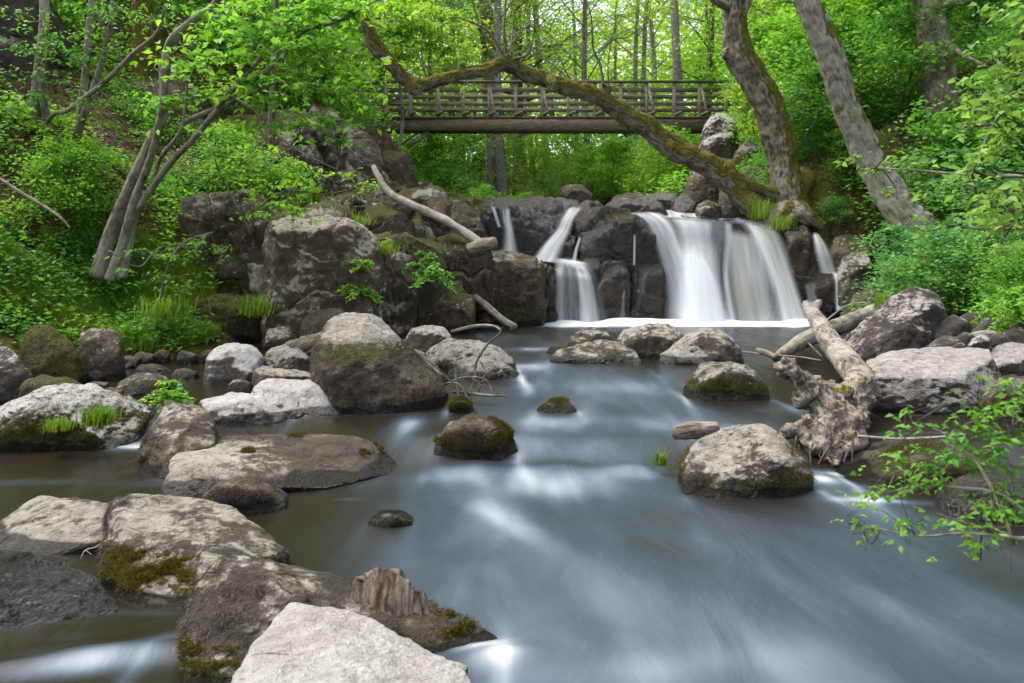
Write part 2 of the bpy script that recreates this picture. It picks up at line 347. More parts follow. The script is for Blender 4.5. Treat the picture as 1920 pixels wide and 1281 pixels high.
# ================================================================ boulders and cliffs
_ico = {}
def ico(n):
    if n not in _ico:
        bm = bmesh.new(); bmesh.ops.create_icosphere(bm, subdivisions=n, radius=1.)
        V = np.array([v.co[:] for v in bm.verts]); Fc = np.array([[v.index for v in f.verts] for f in bm.faces], np.int32); bm.free()
        _ico[n] = (V/np.linalg.norm(V, axis=1)[:, None], Fc)
    return _ico[n]
def hull_body(pts, sub, p, amp, seed, crack=.5, cuts=14, joint=0.):
    pts = np.asarray(pts, float); lo, hi = pts.min(0), pts.max(0); c = (lo+hi)/2; hs = np.maximum((hi-lo)/2, .02)
    c = c*.4+pts.mean(0)*.6
    q = (pts-c)/hs
    bm = bmesh.new()
    for a in q: bm.verts.new(a)
    bmesh.ops.convex_hull(bm, input=bm.verts[:]); bm.normal_update()
    PL = []
    for f in bm.faces:
        n = np.array(f.normal); h = float(n @ np.array(f.verts[0].co))
        if f.calc_area() < 1e-6: continue
        if h < 0: n, h = -n, -h
        h = max(h, .05); PL.append((n, h))
    bm.free(); keep = []
    for n, h in PL:
        if not any(n @ m > .985 for m, _ in keep): keep.append((n, h))
    rr = np.random.default_rng(seed)
    for k in range(cuts):
        front = k < cuts*.6
        n = np.array([rr.normal(0, .75), -1+rr.normal(0, .35), rr.normal(.45, .55)]) if front else rr.normal(0, 1, 3)
        n /= np.linalg.norm(n); keep.append((n, float((q @ n).max())*(rr.uniform(.76, .92) if front else rr.uniform(.88, .99))))
    Nn = np.array([k[0] for k in keep]); H = np.array([k[1] for k in keep])
    d, Fc = ico(sub)
    m = np.maximum(d @ Nn.T/H, 0)
    p = p*2.2+8; r = 1/np.power(np.power(m, p).sum(1), 1/p)
    v = c+d*r[:, None]*hs*1.02
    size = float(np.prod(hs)**(1/3)); dd = v-c; dd /= np.linalg.norm(dd, axis=1)[:, None]
    w = v/size
    dis = amp*.8*fbm(w*1.1, 3, seed)+amp*.6*fbm(w*3.3, 4, seed+5, .6)
    cr = np.maximum(ridge(w*1.0+.35*fbm(w*2, 2, seed+7)[:, None], 2, seed+3)-.80, 0)*crack
    dis = dis-cr*amp*4
    v = v+dd*(dis*size)[:, None]
    rg = ridge(v*5.5/min(1., max(.45, size*1.6)), 3, seed+21)-.5
    v = v+dd*((.010*fbm(v*11, 4, seed+9, .6)-.014*rg)*min(1, size*2))[:, None]
    if joint:
        wv = v+.22*fbm(v*1.3, 3, seed+2)[:, None]
        J1 = np.array([.12, .25, 1.]); J2 = np.array([.95, -.35, .22]); J3 = np.array([-.3, .9, .2])
        a1, a2, a3 = wv @ J1/.55+.3, wv @ J2/.85+.1, wv @ J3/.7
        off = _h(np.floor(a1).astype(np.int64), np.floor(a2).astype(np.int64), np.floor(a3).astype(np.int64), seed)
        gap = np.minimum(np.abs(a1-np.round(a1))*.55, np.abs(a2-np.round(a2))*.85)
        v = v+dd*(joint*(.07*(a1-np.floor(a1)-.5)+off*.055-.07*np.exp(-(gap/.018)**2)*sstep(-.5, .4, vnoise(v*1.7, seed+4))))[:, None]
    return v, Fc
def rock_pts(out, Yf, T, ex=(), deep=.35, back=.45, lean=.5, fs=.74, fz=.62):
    z = np.array([CAMZ+(520-b)/F*Yf for a, b in out]); z0, z1 = z.min(), z.max(); pts = []
    xm = np.mean([P(a, b, Yf)[0] for a, b in out])
    for (a, b), zz in zip(out, z):
        r = (zz-z0)/(z1-z0+1e-6); Yp = Yf+T*(.10+lean*r) if r > .12 else Yf+T*.02
        p = P(a, b, Yp); pts.append(p)
        if r < .4: pts.append([p[0], p[1]+T*.05, z0-deep])
        bx = p[0]*.85+xm*(1+T/Yf)*.15
        pts.append([bx, Yf+T, z0+(zz-z0)*back]); pts.append([bx, Yf+T, z0-deep])
        if r > .55: pts.append([xm+fs*(p[0]-xm), Yf+T*.06, z0+(zz-z0)*fz])
    for e in ex: pts.append(P(*e))
    return pts
def rock(name, label, cat, out, Yf=None, T=None, ex=(), sub=6, p=18, amp=.06, seed=1, mat='boulder', pale=.55, moss=.3, mlow=.5, mtop=0., wet=.09, hair=.3, lev=None,
         more=(), crack=.5, deep=.35, back=.45, lean=.5, group=None, fs=.74, fz=.62, cuts=12, joint=0., explicit=None, blades_n=0, hair_n=0, palef=None, mossf=None):
    by = max(b for a, b in out) if out else 0
    if explicit is None and Yf is None:
        lo, hi = 1.5, 16.
        for _ in range(40):
            m = (lo+hi)/2; xm = (np.mean([a for a, b in out])-960)/F*m
            if 520+(CAMZ-(float(river_z(xm, m)) if lev is None else lev))*F/m > by: lo = m
            else: hi = m
        Yf = lo
    if explicit is None and T is None: T = .75*(max(a for a, b in out)-min(a for a, b in out))/F*Yf
    cuts = cuts if explicit is None or cuts != 12 else 3
    bodies = [explicit if explicit is not None else rock_pts(out, Yf, T, ex, deep, back, lean, fs, fz)]
    for k in more:
        bodies.append([P(*e) for e in k] if len(k[0]) == 3 else rock_pts(k, Yf, T, (), deep, back, lean, fs, fz))
    parts = [hull_body(b, sub, p, amp, seed*101+i*13, crack, cuts, joint) for i, b in enumerate(bodies)]
    V, Fc = join(parts)
    wq_ = np.abs(V[:, 2]-river_z(V[:, 0], V[:, 1])) < .03
    if wq_.sum() > 8 and V[wq_, 1].min() < 13: FOOT.append((V[wq_, 0].min(), V[wq_, 0].max(), V[wq_, 1].min()))
    zb = np.percentile(V[:, 2], 2); org = np.array([V[:, 0].mean(), V[:, 1].mean(), zb])
    o = mesh_obj(name, V, [Fc], M[mat], origin=org)
    n = normals(o).astype(float)
    wl = np.where(V[:, 1] < 14.3, river_z(V[:, 0], V[:, 1]), -9.)
    hgt = V[:, 2]-wl; nz = n[:, 2]; f1 = fbm(V*2.3, 3, seed+60); f2 = fbm(V*5, 3, seed+61)
    zg = max(zb, float(np.median(wl)) if np.median(wl) > -5 else zb); zr = (V[:, 2]-zg)/(V[:, 2].max()-zg+1e-6)
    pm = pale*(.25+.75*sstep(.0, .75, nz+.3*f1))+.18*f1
    if palef is not None: pm = palef(V, nz, f1, pm)
    mm = 1.55*moss*(.4+mlow*sstep(.85, .2, zr)*sstep(.75, .1, np.abs(nz-.1))+mtop*sstep(.3, .8, nz))+.25*f1*min(1, moss*2)
    if mossf is not None: mm = mossf(V, nz, f1, mm)
    ww = np.where(wl > -5, sstep(wet*(1.+.7*f2), -.0, hgt-.02), 0)
    if wet > 5: ww = np.ones(len(V))
    hm = hair*(.45+.55*sstep(.9, .1, nz))+.25*fbm(V*1.7, 3, seed+62)*min(1, hair*3)
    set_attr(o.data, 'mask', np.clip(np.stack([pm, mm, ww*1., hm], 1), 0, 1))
    tag(o, label, cat, group)
    rng = np.random.default_rng(seed)
    if blades_n:
        w = np.clip(mm*(1-ww)-.34+.25*f2, 0, 1)*(n[:, 1] < .5)
        if w.sum() > 1: fuzz('moss', o, V, n, w, blades_n, .013, .0016, M['moss_blade'], rng, org)
    if hair_n:
        w = np.clip(hm*(1-ww)-.36+.2*f2, 0, 1)*(n[:, 1] < .5)
        if w.sum() > 1: fuzz('algae_hair', o, V, n*.45+np.array([.1, -.1, -.5]), w, hair_n, .022, .0009, M['hair'], rng, org)
    return o
def fuzz(name, parent, V, n, w, N, L, wd, mat, rng, org):
    i = rng.choice(len(V), N, p=w/w.sum()); B = V[i]+rng.normal(0, .006, (N, 3))
    v, f, t = blades(B, n[i], L, wd, rng)
    o = mesh_obj(name, v, [f], mat, parent, {'tint': t}, org, smooth=False); o['kind'] = 'stuff'; return o
f2_ = lambda V: fbm(V*6, 3, 77)
RK = 'rock'; BO = 'boulder'
# --- foreground
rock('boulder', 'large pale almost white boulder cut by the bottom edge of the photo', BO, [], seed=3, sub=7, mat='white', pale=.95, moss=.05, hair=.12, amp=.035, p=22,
     explicit=[P(*e) for e in [(545, 1133, 2.42), (640, 1146, 2.45), (722, 1176, 2.4), (800, 1222, 2.3), (862, 1258, 2.2), (868, 1285, 2.12), (470, 1215, 2.2), (418, 1285, 2.0), (400, 1450, 1.65), (600, 1500, 1.6), (880, 1480, 1.75), (560, 1500, 2.6), (850, 1400, 2.5), (640, 1260, 2.02)]],
     hair_n=5000)
rock('boulder', 'brown shaggy boulder with mossy foot holding the splintered wood stump', BO, [], seed=5, sub=7, pale=.42, moss=.5, mlow=.9, hair=.55, amp=.05, p=16, wet=.03, mossf=lambda V, nz, f1, mm: mm*.35+1.0*sstep(.10, .03, V[:, 2]+.05*f1)*sstep(.95, .6, nz)+.75*sstep(-.32, -.20, V[:, 0]+.05*f1)*sstep(.99, .8, nz),
     explicit=[P(*e) for e in [(346, 1290, 2.32), (480, 1310, 2.3), (560, 1290, 2.4), (373, 1060, 2.62), (385, 1036, 2.75), (430, 1026, 2.85), (480, 1050, 2.85), (540, 1075, 2.8), (575, 1110, 2.6), (372, 1160, 2.45), (360, 1400, 2.3), (560, 1450, 2.4), (400, 1200, 3.2), (560, 1200, 3.1)]],
     more=[[(470, 1048, 2.9), (540, 1058, 2.95), (620, 1080, 2.9), (665, 1092, 2.8), (545, 1110, 2.62), (700, 1140, 2.66), (808, 1128, 2.72), (520, 1260, 2.45), (700, 1245, 2.42), (815, 1228, 2.5), (690, 1330, 2.5), (500, 1330, 2.5), (820, 1280, 2.8), (700, 1200, 3.1), (480, 1200, 3.1)],
           [(780, 1128, 2.74), (850, 1150, 2.70), (905, 1180, 2.64), (936, 1206, 2.60), (850, 1238, 2.48), (770, 1236, 2.46), (740, 1170, 2.58), (940, 1290, 2.6), (790, 1320, 2.5), (880, 1230, 2.85), (740, 1230, 2.9)]],
     blades_n=26000, hair_n=26000)
rock('boulder', 'broad tan flat-topped boulder with steep mossy front in the foreground', BO, [], seed=7, sub=7, pale=.56, moss=.45, mlow=.95, hair=.42, amp=.04, p=20, wet=.03, mossf=lambda V, nz, f1, mm: mm*.25+1.0*sstep(.15, .08, V[:, 2]+.05*f1)*sstep(.97, .7, nz)*sstep(3.3, 3.05, V[:, 1]),
     explicit=[P(*e) for e in [(222, 1142, 2.98), (300, 1170, 2.86), (372, 1160, 2.9), (196, 1070, 3.12), (212, 1000, 3.3), (240, 1040, 3.02), (370, 1052, 2.98), (214, 940, 3.6), (252, 929, 3.7), (345, 935, 3.75), (388, 935, 3.7), (445, 958, 3.6), (500, 1000, 3.45), (541, 1031, 3.35), (470, 1048, 3.1), (215, 1250, 3.0), (380, 1280, 2.9), (540, 1120, 3.4), (240, 1080, 3.9), (500, 1060, 3.8)]],
     blades_n=24000, hair_n=16000)
rock('boulder', 'pale ridge-shaped boulder with olive moss under it at the left edge', BO, [], seed=9, sub=6, pale=.68, moss=.5, mlow=1., hair=.2, amp=.05, p=18, wet=.03, mossf=lambda V, nz, f1, mm: mm*.25+.9*sstep(.09, .04, V[:, 2]+.05*f1)*sstep(.9, .5, nz),
     explicit=[P(*e) for e in [(-40, 1040, 3.5), (100, 1044, 3.42), (207, 1036, 3.42), (76, 927, 4.05), (130, 941, 3.95), (207, 947, 3.85), (-10, 985, 3.75), (-70, 1030, 3.8), (40, 990, 3.62), (200, 985, 3.55), (100, 1100, 3.5), (-40, 1100, 3.6), (220, 1090, 3.6), (100, 1030, 4.3), (210, 1030, 4.3)]], blades_n=9000)
rock('boulder', 'low wet dark boulder with water running over it at lower left', BO, [], seed=11, sub=7, mat='wetrock', pale=.45, moss=.22, mlow=-.3, mtop=.5, wet=.3, hair=.2, amp=.07, blades_n=4000,
     explicit=[P(*e) for e in [(-60, 1036, 3.2), (50, 1030, 3.15), (122, 1062, 3.05), (190, 1106, 2.95), (217, 1150, 2.86), (150, 1190, 2.70), (0, 1192, 2.68), (-90, 1180, 2.75), (0, 1300, 2.75), (200, 1260, 2.86), (-20, 1060, 3.4), (120, 1090, 3.3), (60, 1110, 2.85)]])
rock('boulder', 'long brown whaleback boulder with pale shoulder and mossy right end', BO, [], seed=13, sub=7, pale=.5, moss=.35, mlow=.8, hair=.66, amp=.045, p=18,
     palef=lambda V, nz, f1, pm: pm*sstep(-.9, -1.9, V[:, 0])+.1*f1+.12, mossf=lambda V, nz, f1, mm: mm*.8+.85*sstep(-1.35, -.85, V[:, 0]+.25*f1)*sstep(.99, .8, nz)*(.6+.8*f2_(V)),
     explicit=[P(*e) for e in [(300, 932, 4.34), (315, 885, 4.5), (325, 856, 4.75), (372, 830, 5.1), (450, 815, 5.3), (560, 811, 5.35), (660, 816, 5.3), (702, 829, 5.2), (738, 861, 5.05), (762, 886, 4.95), (700, 892, 4.75), (620, 890, 4.65), (540, 922, 4.4), (480, 938, 4.3), (400, 880, 4.45), (330, 1000, 4.4), (760, 930, 5.1), (500, 1000, 4.4), (400, 880, 5.9), (700, 880, 5.9)]], blades_n=9000, hair_n=9000)
rock('boulder', 'small rounded boulder covered in combed brown algae', BO, [(372, 935), (412, 902), (450, 893), (500, 908), (533, 945), (490, 968), (420, 962), (375, 950)], seed=15, sub=6, pale=.15, moss=.2, hair=.85, amp=.035, p=10, hair_n=16000)
rock('boulder', 'tilted brown block with bare grey face beside the small left cascade', BO, [], seed=17, sub=6, pale=.45, moss=.3, mlow=.9, hair=.5, amp=.05, p=18,
     explicit=[P(*e) for e in [(257, 855, 5.0), (263, 818, 5.15), (286, 775, 5.3), (312, 748, 5.4), (372, 756, 5.3), (398, 778, 5.15), (403, 835, 4.95), (345, 866, 4.8), (318, 892, 4.72), (298, 897, 4.72), (330, 800, 4.95), (280, 950, 4.8), (400, 900, 5.0), (300, 830, 6.0), (400, 820, 5.9)]], blades_n=5000, hair_n=5000)
rock('rock', 'flat pale slab with layered edge running behind the tilted brown block', RK, [(366, 770), (380, 752), (440, 738), (500, 738), (535, 776), (505, 799), (405, 806), (375, 795)], seed=19, mat='white', pale=.75, moss=.12, hair=.25, T=.7, p=24, amp=.06)
rock('rock', 'broad cream coloured slab touching the foot of the giant mossy boulder', RK, [(470, 735), (488, 716), (545, 712), (602, 716), (642, 732), (668, 764), (610, 786), (520, 782), (478, 765)], seed=21, mat='white', pale=.88, moss=.1, hair=.12, T=.7, amp=.06)
rock('rock', 'rounded pinkish rock resting between the cream slab and the white boulder', RK, [(468, 722), (478, 696), (495, 687), (530, 690), (582, 694), (588, 722), (540, 735)], Yf=6.9, seed=23, pale=.6, moss=.05, hair=.3)
rock('boulder', 'white speckled egg-shaped boulder with overhanging base near the left bank', BO, [(381, 695), (384, 668), (398, 655), (430, 641), (470, 646), (492, 660), (497, 680), (475, 700), (402, 725), (386, 716)], seed=25, mat='white', pale=.8, moss=.15, hair=.2, amp=.04, p=14)
rock('rock', 'pale rock with a straight sloping edge leaning on the white speckled boulder', RK, [(490, 690), (500, 660), (540, 644), (568, 660), (583, 684), (575, 697), (500, 698)], Yf=7.6, seed=27, pale=.75, moss=.1, hair=.2)
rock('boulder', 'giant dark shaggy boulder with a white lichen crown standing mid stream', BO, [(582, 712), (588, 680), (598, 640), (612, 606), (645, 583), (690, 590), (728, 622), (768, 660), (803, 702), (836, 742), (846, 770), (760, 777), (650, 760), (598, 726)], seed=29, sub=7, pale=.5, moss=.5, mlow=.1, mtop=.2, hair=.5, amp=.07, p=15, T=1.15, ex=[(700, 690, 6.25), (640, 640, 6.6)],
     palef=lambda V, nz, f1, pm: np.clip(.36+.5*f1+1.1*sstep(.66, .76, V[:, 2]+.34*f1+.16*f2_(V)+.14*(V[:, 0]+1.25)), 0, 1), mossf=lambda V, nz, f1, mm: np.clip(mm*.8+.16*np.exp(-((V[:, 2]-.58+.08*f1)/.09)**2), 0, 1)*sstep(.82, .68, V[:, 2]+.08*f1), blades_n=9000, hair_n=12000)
rock('boulder', 'dark rounded brown boulder half hidden behind the giant mossy boulder', BO, [(557, 630), (562, 606), (577, 588), (610, 575), (640, 578), (660, 600), (650, 645), (565, 645)], Yf=8.9, seed=31, pale=.12, moss=.15, hair=.6, p=9)
rock('rock', 'small moss-capped rock touching the right foot of the giant boulder', RK, [(840, 772), (845, 752), (862, 742), (880, 750), (890, 768), (870, 777)], seed=33, pale=.1, moss=.85, hair=.3, p=9, blades_n=5000)
rock('rock', 'slanting pale rock squeezed behind the right flank of the giant boulder', RK, [(770, 690), (778, 655), (800, 665), (830, 700), (840, 716), (800, 722)], Yf=7.2, seed=35, pale=.7, moss=.3)
rock('rock', 'rounded cream boulder below the mossy cliff, rearmost of its cluster', RK, [(756, 645), (768, 620), (790, 609), (830, 611), (848, 630), (852, 660), (770, 670)], Yf=8.7, seed=37, pale=.72, moss=.25, hair=.35, p=12)
rock('boulder', 'long pale sloping boulder with dark mossy nose in the middle of its cluster', BO, [(785, 690), (795, 655), (850, 634), (900, 640), (945, 658), (968, 684), (930, 700), (840, 706)], Yf=7.7, seed=39, pale=.68, moss=.3, mlow=.7, hair=.35, p=12, T=.9)
rock('rock', 'low pinkish rock with wet black skirt in front of the long pale boulder', RK, [(838, 700), (862, 674), (900, 667), (935, 674), (960, 694), (980, 706), (930, 712), (850, 713)], seed=41, pale=.55, moss=.35, hair=.3, wet=.12, p=12)
rock('boulder', 'rounded boulder thick with olive moss in the middle of the rapid', BO, [(808, 862), (814, 822), (845, 790), (885, 777), (935, 790), (962, 818), (972, 850), (930, 868), (830, 869)], seed=43, sub=7, pale=.3, moss=.46, mlow=.6, hair=.55, wet=.1, p=14, amp=.07, blades_n=22000, hair_n=6000)
rock('rock', 'low dark mossy rock barely above the current in mid stream', RK, [(1003, 774), (1015, 757), (1045, 747), (1070, 755), (1084, 772), (1050, 778)], seed=45, pale=.15, moss=.7, hair=.4, p=9, blades_n=5000)
rock('rock', 'submerged grey stone just breaking the smooth water of the lower pool', RK, [(688, 980), (700, 967), (735, 962), (765, 970), (775, 984), (730, 990)], seed=47, pale=.35, moss=.4, hair=.1, wet=.12, p=10)
# --- mid right
rock('rock', 'flat brown rock lying in front of the twin rocks below the falls', RK, [(1033, 678), (1042, 656), (1095, 645), (1150, 640), (1192, 655), (1196, 680), (1110, 684)], seed=49, pale=.45, moss=.35, mlow=.7, hair=.4, p=14)
rock('boulder', 'tan boulder with dark speckles and a rounded top below the falls', BO, [(1150, 660), (1160, 625), (1178, 610), (1222, 604), (1262, 609), (1285, 632), (1282, 655), (1255, 674), (1190, 678)], Yf=8.6, seed=51, pale=.6, moss=.2, hair=.4, p=12)
rock('rock', 'small grey pointed rock behind the flat brown rock in the plunge pool', RK, [(1064, 648), (1080, 625), (1108, 615), (1140, 624), (1156, 645), (1110, 655)], seed=53, pale=.5, moss=.3, hair=.35)
rock('rock', 'little green moss rock at the tip of the flat brown rock', RK, [(1022, 664), (1035, 648), (1055, 642), (1068, 655), (1060, 666)], Yf=8.9, seed=55, pale=.1, moss=.9, p=9)
rock('boulder', 'smooth dome-shaped pale boulder with mossy right shoulder below the falls', BO, [(1238, 674), (1262, 655), (1285, 633), (1310, 618), (1350, 619), (1376, 640), (1394, 664), (1370, 679), (1290, 684)], seed=57, pale=.7, moss=.3, mlow=.5, hair=.3, p=12)
rock('boulder', 'squat square-cut boulder with wet dark base alone in the right current', BO, [(1284, 742), (1298, 705), (1318, 680), (1350, 678), (1385, 682), (1412, 691), (1436, 722), (1449, 745), (1400, 753), (1300, 752)], seed=59, pale=.5, moss=.38, mlow=.9, hair=.35, wet=.1, p=18, amp=.05, blades_n=4000)
rock('boulder', 'large cream and grey boulder standing in front of the driftwood root', BO, [(1281, 905), (1288, 855), (1330, 806), (1385, 787), (1440, 795), (1492, 836), (1520, 880), (1526, 915), (1500, 936), (1340, 934), (1290, 920)], seed=61, sub=7, pale=.66, moss=.3, mlow=.7, hair=.32, wet=.07, p=14, amp=.045, ex=[(1400, 850, 4.5)], blades_n=9000, hair_n=5000)
rock('boulder', 'tall pyramid-shaped grey boulder with rusty crest on the right bank', BO, [(1598, 660), (1625, 620), (1660, 575), (1692, 545), (1715, 530), (1745, 543), (1766, 562), (1770, 620), (1765, 660), (1700, 690), (1620, 690)], Yf=7.5, T=1.1, seed=63, sub=7, mat='slab', pale=.58, moss=.2, mlow=0., mtop=.4, hair=.3, p=20, amp=.06)
rock('rock_slab', 'long box-shaped slab with pale flat top and dark front on the right bank', 'slab', [], seed=65, sub=7, mat='slab', pale=.85, moss=.2, mlow=.3, hair=.45, wet=.1, p=26, amp=.04,
     explicit=[P(*e) for e in [(1626, 762, 6.2), (1626, 700, 6.3), (1640, 694, 6.3), (1830, 706, 6.2), (1830, 762, 6.15), (1872, 690, 6.5), (1866, 745, 6.5), (1672, 660, 7.1), (1740, 655, 7.15), (1852, 660, 7.1), (1700, 676, 6.6), (1630, 800, 6.3), (1830, 800, 6.2), (1640, 760, 7.3), (1880, 740, 7.3)]])
rock('rock', 'pale angular rock behind the right end of the box-shaped slab', RK, [(1835, 690), (1850, 655), (1895, 642), (1950, 650), (1960, 700), (1870, 706)], Yf=7.0, seed=67, mat='slab', pale=.8, moss=.2)
rock('boulder', 'dark rock at the right edge between the slab and the green sprigs', BO, [(1840, 760), (1850, 720), (1890, 703), (1950, 710), (1970, 770)], Yf=6.0, seed=69, mat='slab', pale=.3, moss=.4, hair=.5)
rock('boulder', 'dark mossy boulder with sunlit crest behind the overhanging green sprigs', BO, [(1605, 918), (1640, 885), (1690, 856), (1745, 822), (1790, 826), (1830, 860), (1845, 895), (1800, 925), (1700, 925)], seed=71, pale=.25, moss=.5, hair=.5, wet=.1, T=.9, blades_n=7000)
rock('boulder', 'black wet boulder under the sprigs at the right edge', BO, [(1780, 935), (1795, 900), (1850, 878), (1930, 880), (1980, 920), (1960, 985), (1830, 955)], seed=73, mat='wetrock', pale=.3, moss=.4, wet=.3)
# --- left bank
rock('boulder', 'broad pale boulder with grass tufts on its edge at the left side', BO, [(-40, 800), (-20, 770), (45, 745), (110, 720), (190, 722), (235, 755), (252, 785), (235, 820), (180, 842), (60, 848), (-40, 850)], Yf=5.35, seed=75, sub=7, mat='white', pale=.62, moss=.4, mlow=.9, hair=.35, wet=.1, p=12, T=1.1, blades_n=9000)
rock('boulder', 'smooth blue-grey rock cut by the left edge of the photo', BO, [(-60, 740), (-50, 660), (0, 640), (30, 660), (46, 700), (35, 725), (0, 742)], Yf=6.6, seed=77, mat='slab', pale=.45, moss=.1, hair=.1)
rock('boulder', 'brown moss-draped block in the left bank, beside the grey edge rock', BO, [(38, 705), (42, 635), (60, 612), (95, 612), (130, 640), (142, 665), (140, 705), (60, 715)], Yf=7.4, seed=79, pale=.2, moss=.55, mtop=.4, hair=.75, mat='cliff', blades_n=4000)
rock('rock', 'square-cut dark grey block set under the grassy left bank', RK, [(143, 695), (150, 625), (175, 615), (222, 618), (226, 650), (215, 692), (160, 700)], Yf=7.7, seed=81, pale=.4, moss=.35, hair=.4, mat='cliff', p=24)
rock('rock', 'low brown rock behind the leafy seedling in the left channel', RK, [(212, 745), (225, 715), (262, 700), (305, 702), (318, 722), (300, 748), (240, 752)], seed=83, pale=.4, moss=.3, hair=.5)
rock('rock', 'flat moss-rimmed stone awash at the back of the left channel', RK, [(246, 700), (258, 687), (285, 684), (310, 690), (312, 702), (270, 705)], seed=85, pale=.1, moss=.5, hair=.6)
rock('rock', 'small dark round stone beside the moss-rimmed stone in the left channel', RK, [(322, 705), (330, 692), (350, 690), (368, 700), (360, 712), (335, 713)], seed=87, pale=.1, moss=.4, hair=.7)
rock('rock', 'flat mossy ledge stone beside the blue-grey edge rock', RK, [(30, 748), (45, 715), (85, 703), (130, 708), (150, 735), (110, 752)], Yf=6.3, seed=89, pale=.3, moss=.6, hair=.4)
rock('rock', 'small grey stone wedged under the white speckled boulder', RK, [(425, 728), (436, 712), (452, 709), (470, 718), (466, 732)], Yf=6.9, seed=91, pale=.4, moss=.3)
rock('rock', 'grey stone at the foot of the lichen cliff beside the mossy bank', RK, [(495, 645), (500, 618), (525, 610), (548, 618), (556, 640), (530, 650)], Yf=9.2, seed=93, pale=.45, moss=.3, mat='cliff')
# --- cliff on the left
CL = 'cliff'
def block(label, out, Yf, T, seed, name='cliff_block', cat=CL, **k):
    d = dict(mat='cliff', sub=6, p=22, amp=.055, pale=.5, moss=.34, mlow=.2, mtop=.7, hair=.15, wet=.15, back=.95, lean=.16, deep=.6, fs=.95, fz=.88, cuts=9, joint=1.); d.update(k)
    return rock(name, label, cat, out, Yf, T, seed=seed, **d)
block('big upright cliff face freckled with white lichen above the left pool', [(478, 612), (488, 520), (500, 430), (530, 412), (650, 410), (702, 440), (712, 480), (700, 560), (690, 625), (560, 625)], 9.9, 1.5, 101, sub=7, pale=.68, hair=.0, moss=.2, crack=1., joint=.3, p=34, cuts=3)
block('dark mossy recessed cliff wall behind the leaning many-stemmed tree', [(330, 620), (325, 470), (345, 400), (420, 375), (510, 385), (520, 480), (515, 625)], 10.6, 1.5, 103, pale=.3, moss=.5, mlow=.6, hair=.3)
block('grey ledge block with pale blue lichen patch above the dark recessed wall', [(335, 425), (340, 372), (395, 358), (450, 360), (490, 380), (495, 425), (400, 432)], 10.5, 1.2, 105, pale=.55, moss=.3, crack=1.)
block('cliff buttress with white mineral stains beside the fern clumps', [(688, 622), (694, 540), (705, 480), (740, 472), (775, 482), (782, 540), (775, 600), (740, 622)], 10.8, 1.2, 107, pale=.62, moss=.3, mlow=.0, hair=.2, crack=1.)
block('rusty moss-covered cliff foot below the second fern clump', [(770, 612), (785, 560), (820, 530), (860, 535), (885, 570), (890, 612), (820, 620)], 11.4, 1.2, 109, pale=.25, moss=.38, mlow=.4, hair=.6)
block('massive bulging cliff block with a white streak left of the lower curtain', [(860, 610), (870, 540), (880, 485), (920, 472), (990, 478), (1022, 492), (1030, 540), (1018, 606), (940, 612)], 13.0, 1.6, 111, sub=7, p=12, pale=.5, moss=.28, mlow=.7, mtop=.1, hair=.4,
      palef=lambda V, nz, f1, pm: np.clip(pm*.7+.7*np.exp(-((V[:, 0]+.45+.25*(V[:, 2]-1)+.12*f1)/.17)**2)*sstep(.7, 1., V[:, 2]), 0, 1))
block('narrow dark cleft rock between bulging block and the lower curtain', [(1005, 606), (1012, 560), (1030, 500), (1042, 510), (1040, 560), (1042, 606)], 13.6, .9, 113, pale=.1, moss=.35, hair=.2, mat='wetrock')
block('olive moss ledge above the white-stained buttress', [(700, 495), (705, 450), (760, 440), (815, 450), (830, 490), (800, 510), (740, 505)], 11.4, 1.3, 115, pale=.25, moss=.45, hair=.4)
block('brown stepped ledge beneath the bleached fallen branch', [(810, 500), (815, 455), (850, 440), (905, 455), (920, 480), (900, 505)], 12.0, 1.4, 117, pale=.25, moss=.4, hair=.65)
block('tan smooth rock hump behind the bleached fallen branch', [(765, 455), (775, 395), (810, 373), (860, 376), (895, 395), (905, 440), (890, 468), (800, 468)], 13.3, 1.6, 119, p=12, pale=.38, moss=.25, hair=.6)
block('layered brown ledge left of the bleached branch foot', [(640, 445), (645, 400), (690, 385), (750, 392), (775, 420), (770, 455), (700, 455)], 12.2, 1.5, 121, pale=.25, moss=.45, hair=.5)
block('thin reddish ledge slab under the upper cliff', [(650, 408), (655, 380), (690, 368), (735, 372), (745, 395), (720, 410)], 12.9, 1.2, 123, pale=.2, moss=.3, hair=.6)
block('tall grey upper cliff with pale lichen below the bridge end', [(575, 400), (580, 300), (590, 250), (640, 235), (695, 250), (710, 300), (718, 370), (700, 405), (620, 410)], 13.8, 2.2, 125, sub=7, pale=.5, moss=.25, hair=.15, crack=1.)
block('shadowed cliff corner with rusty cap under the bridge end', [(690, 400), (700, 310), (720, 285), (765, 290), (775, 330), (770, 395)], 14.8, 1.8, 127, pale=.15, moss=.35, hair=.4)
block('dark upper rock wall behind the bright spring leaves', [(380, 390), (390, 270), (420, 220), (500, 200), (575, 215), (590, 300), (585, 395)], 13.6, 2., 129, pale=.2, moss=.5, hair=.4)
block('mossy rock terrace behind the slender left trunks', [(150, 420), (160, 330), (200, 300), (300, 310), (345, 345), (350, 420)], 12.3, 1.6, 131, pale=.2, moss=.65, hair=.45)
block('grey fissured rock wall among the slender left trunks', [(-60, 330), (-50, 180), (0, 120), (90, 130), (160, 190), (170, 300), (100, 340)], 12.8, 2., 133, sub=7, pale=.42, moss=.3, hair=.2, crack=1.)
block('broken grey outcrop behind the mossy background trunk', [(120, 330), (130, 190), (180, 150), (290, 130), (370, 160), (400, 240), (390, 330)], 14., 2., 135, pale=.32, moss=.45, hair=.3, crack=1.)
block('dark blue-grey crag in the top left corner', [(-60, 110), (-60, -60), (20, -80), (55, 0), (45, 75), (10, 105)], 12.2, 2., 137, pale=.25, moss=.1, hair=.1, mat='slab')
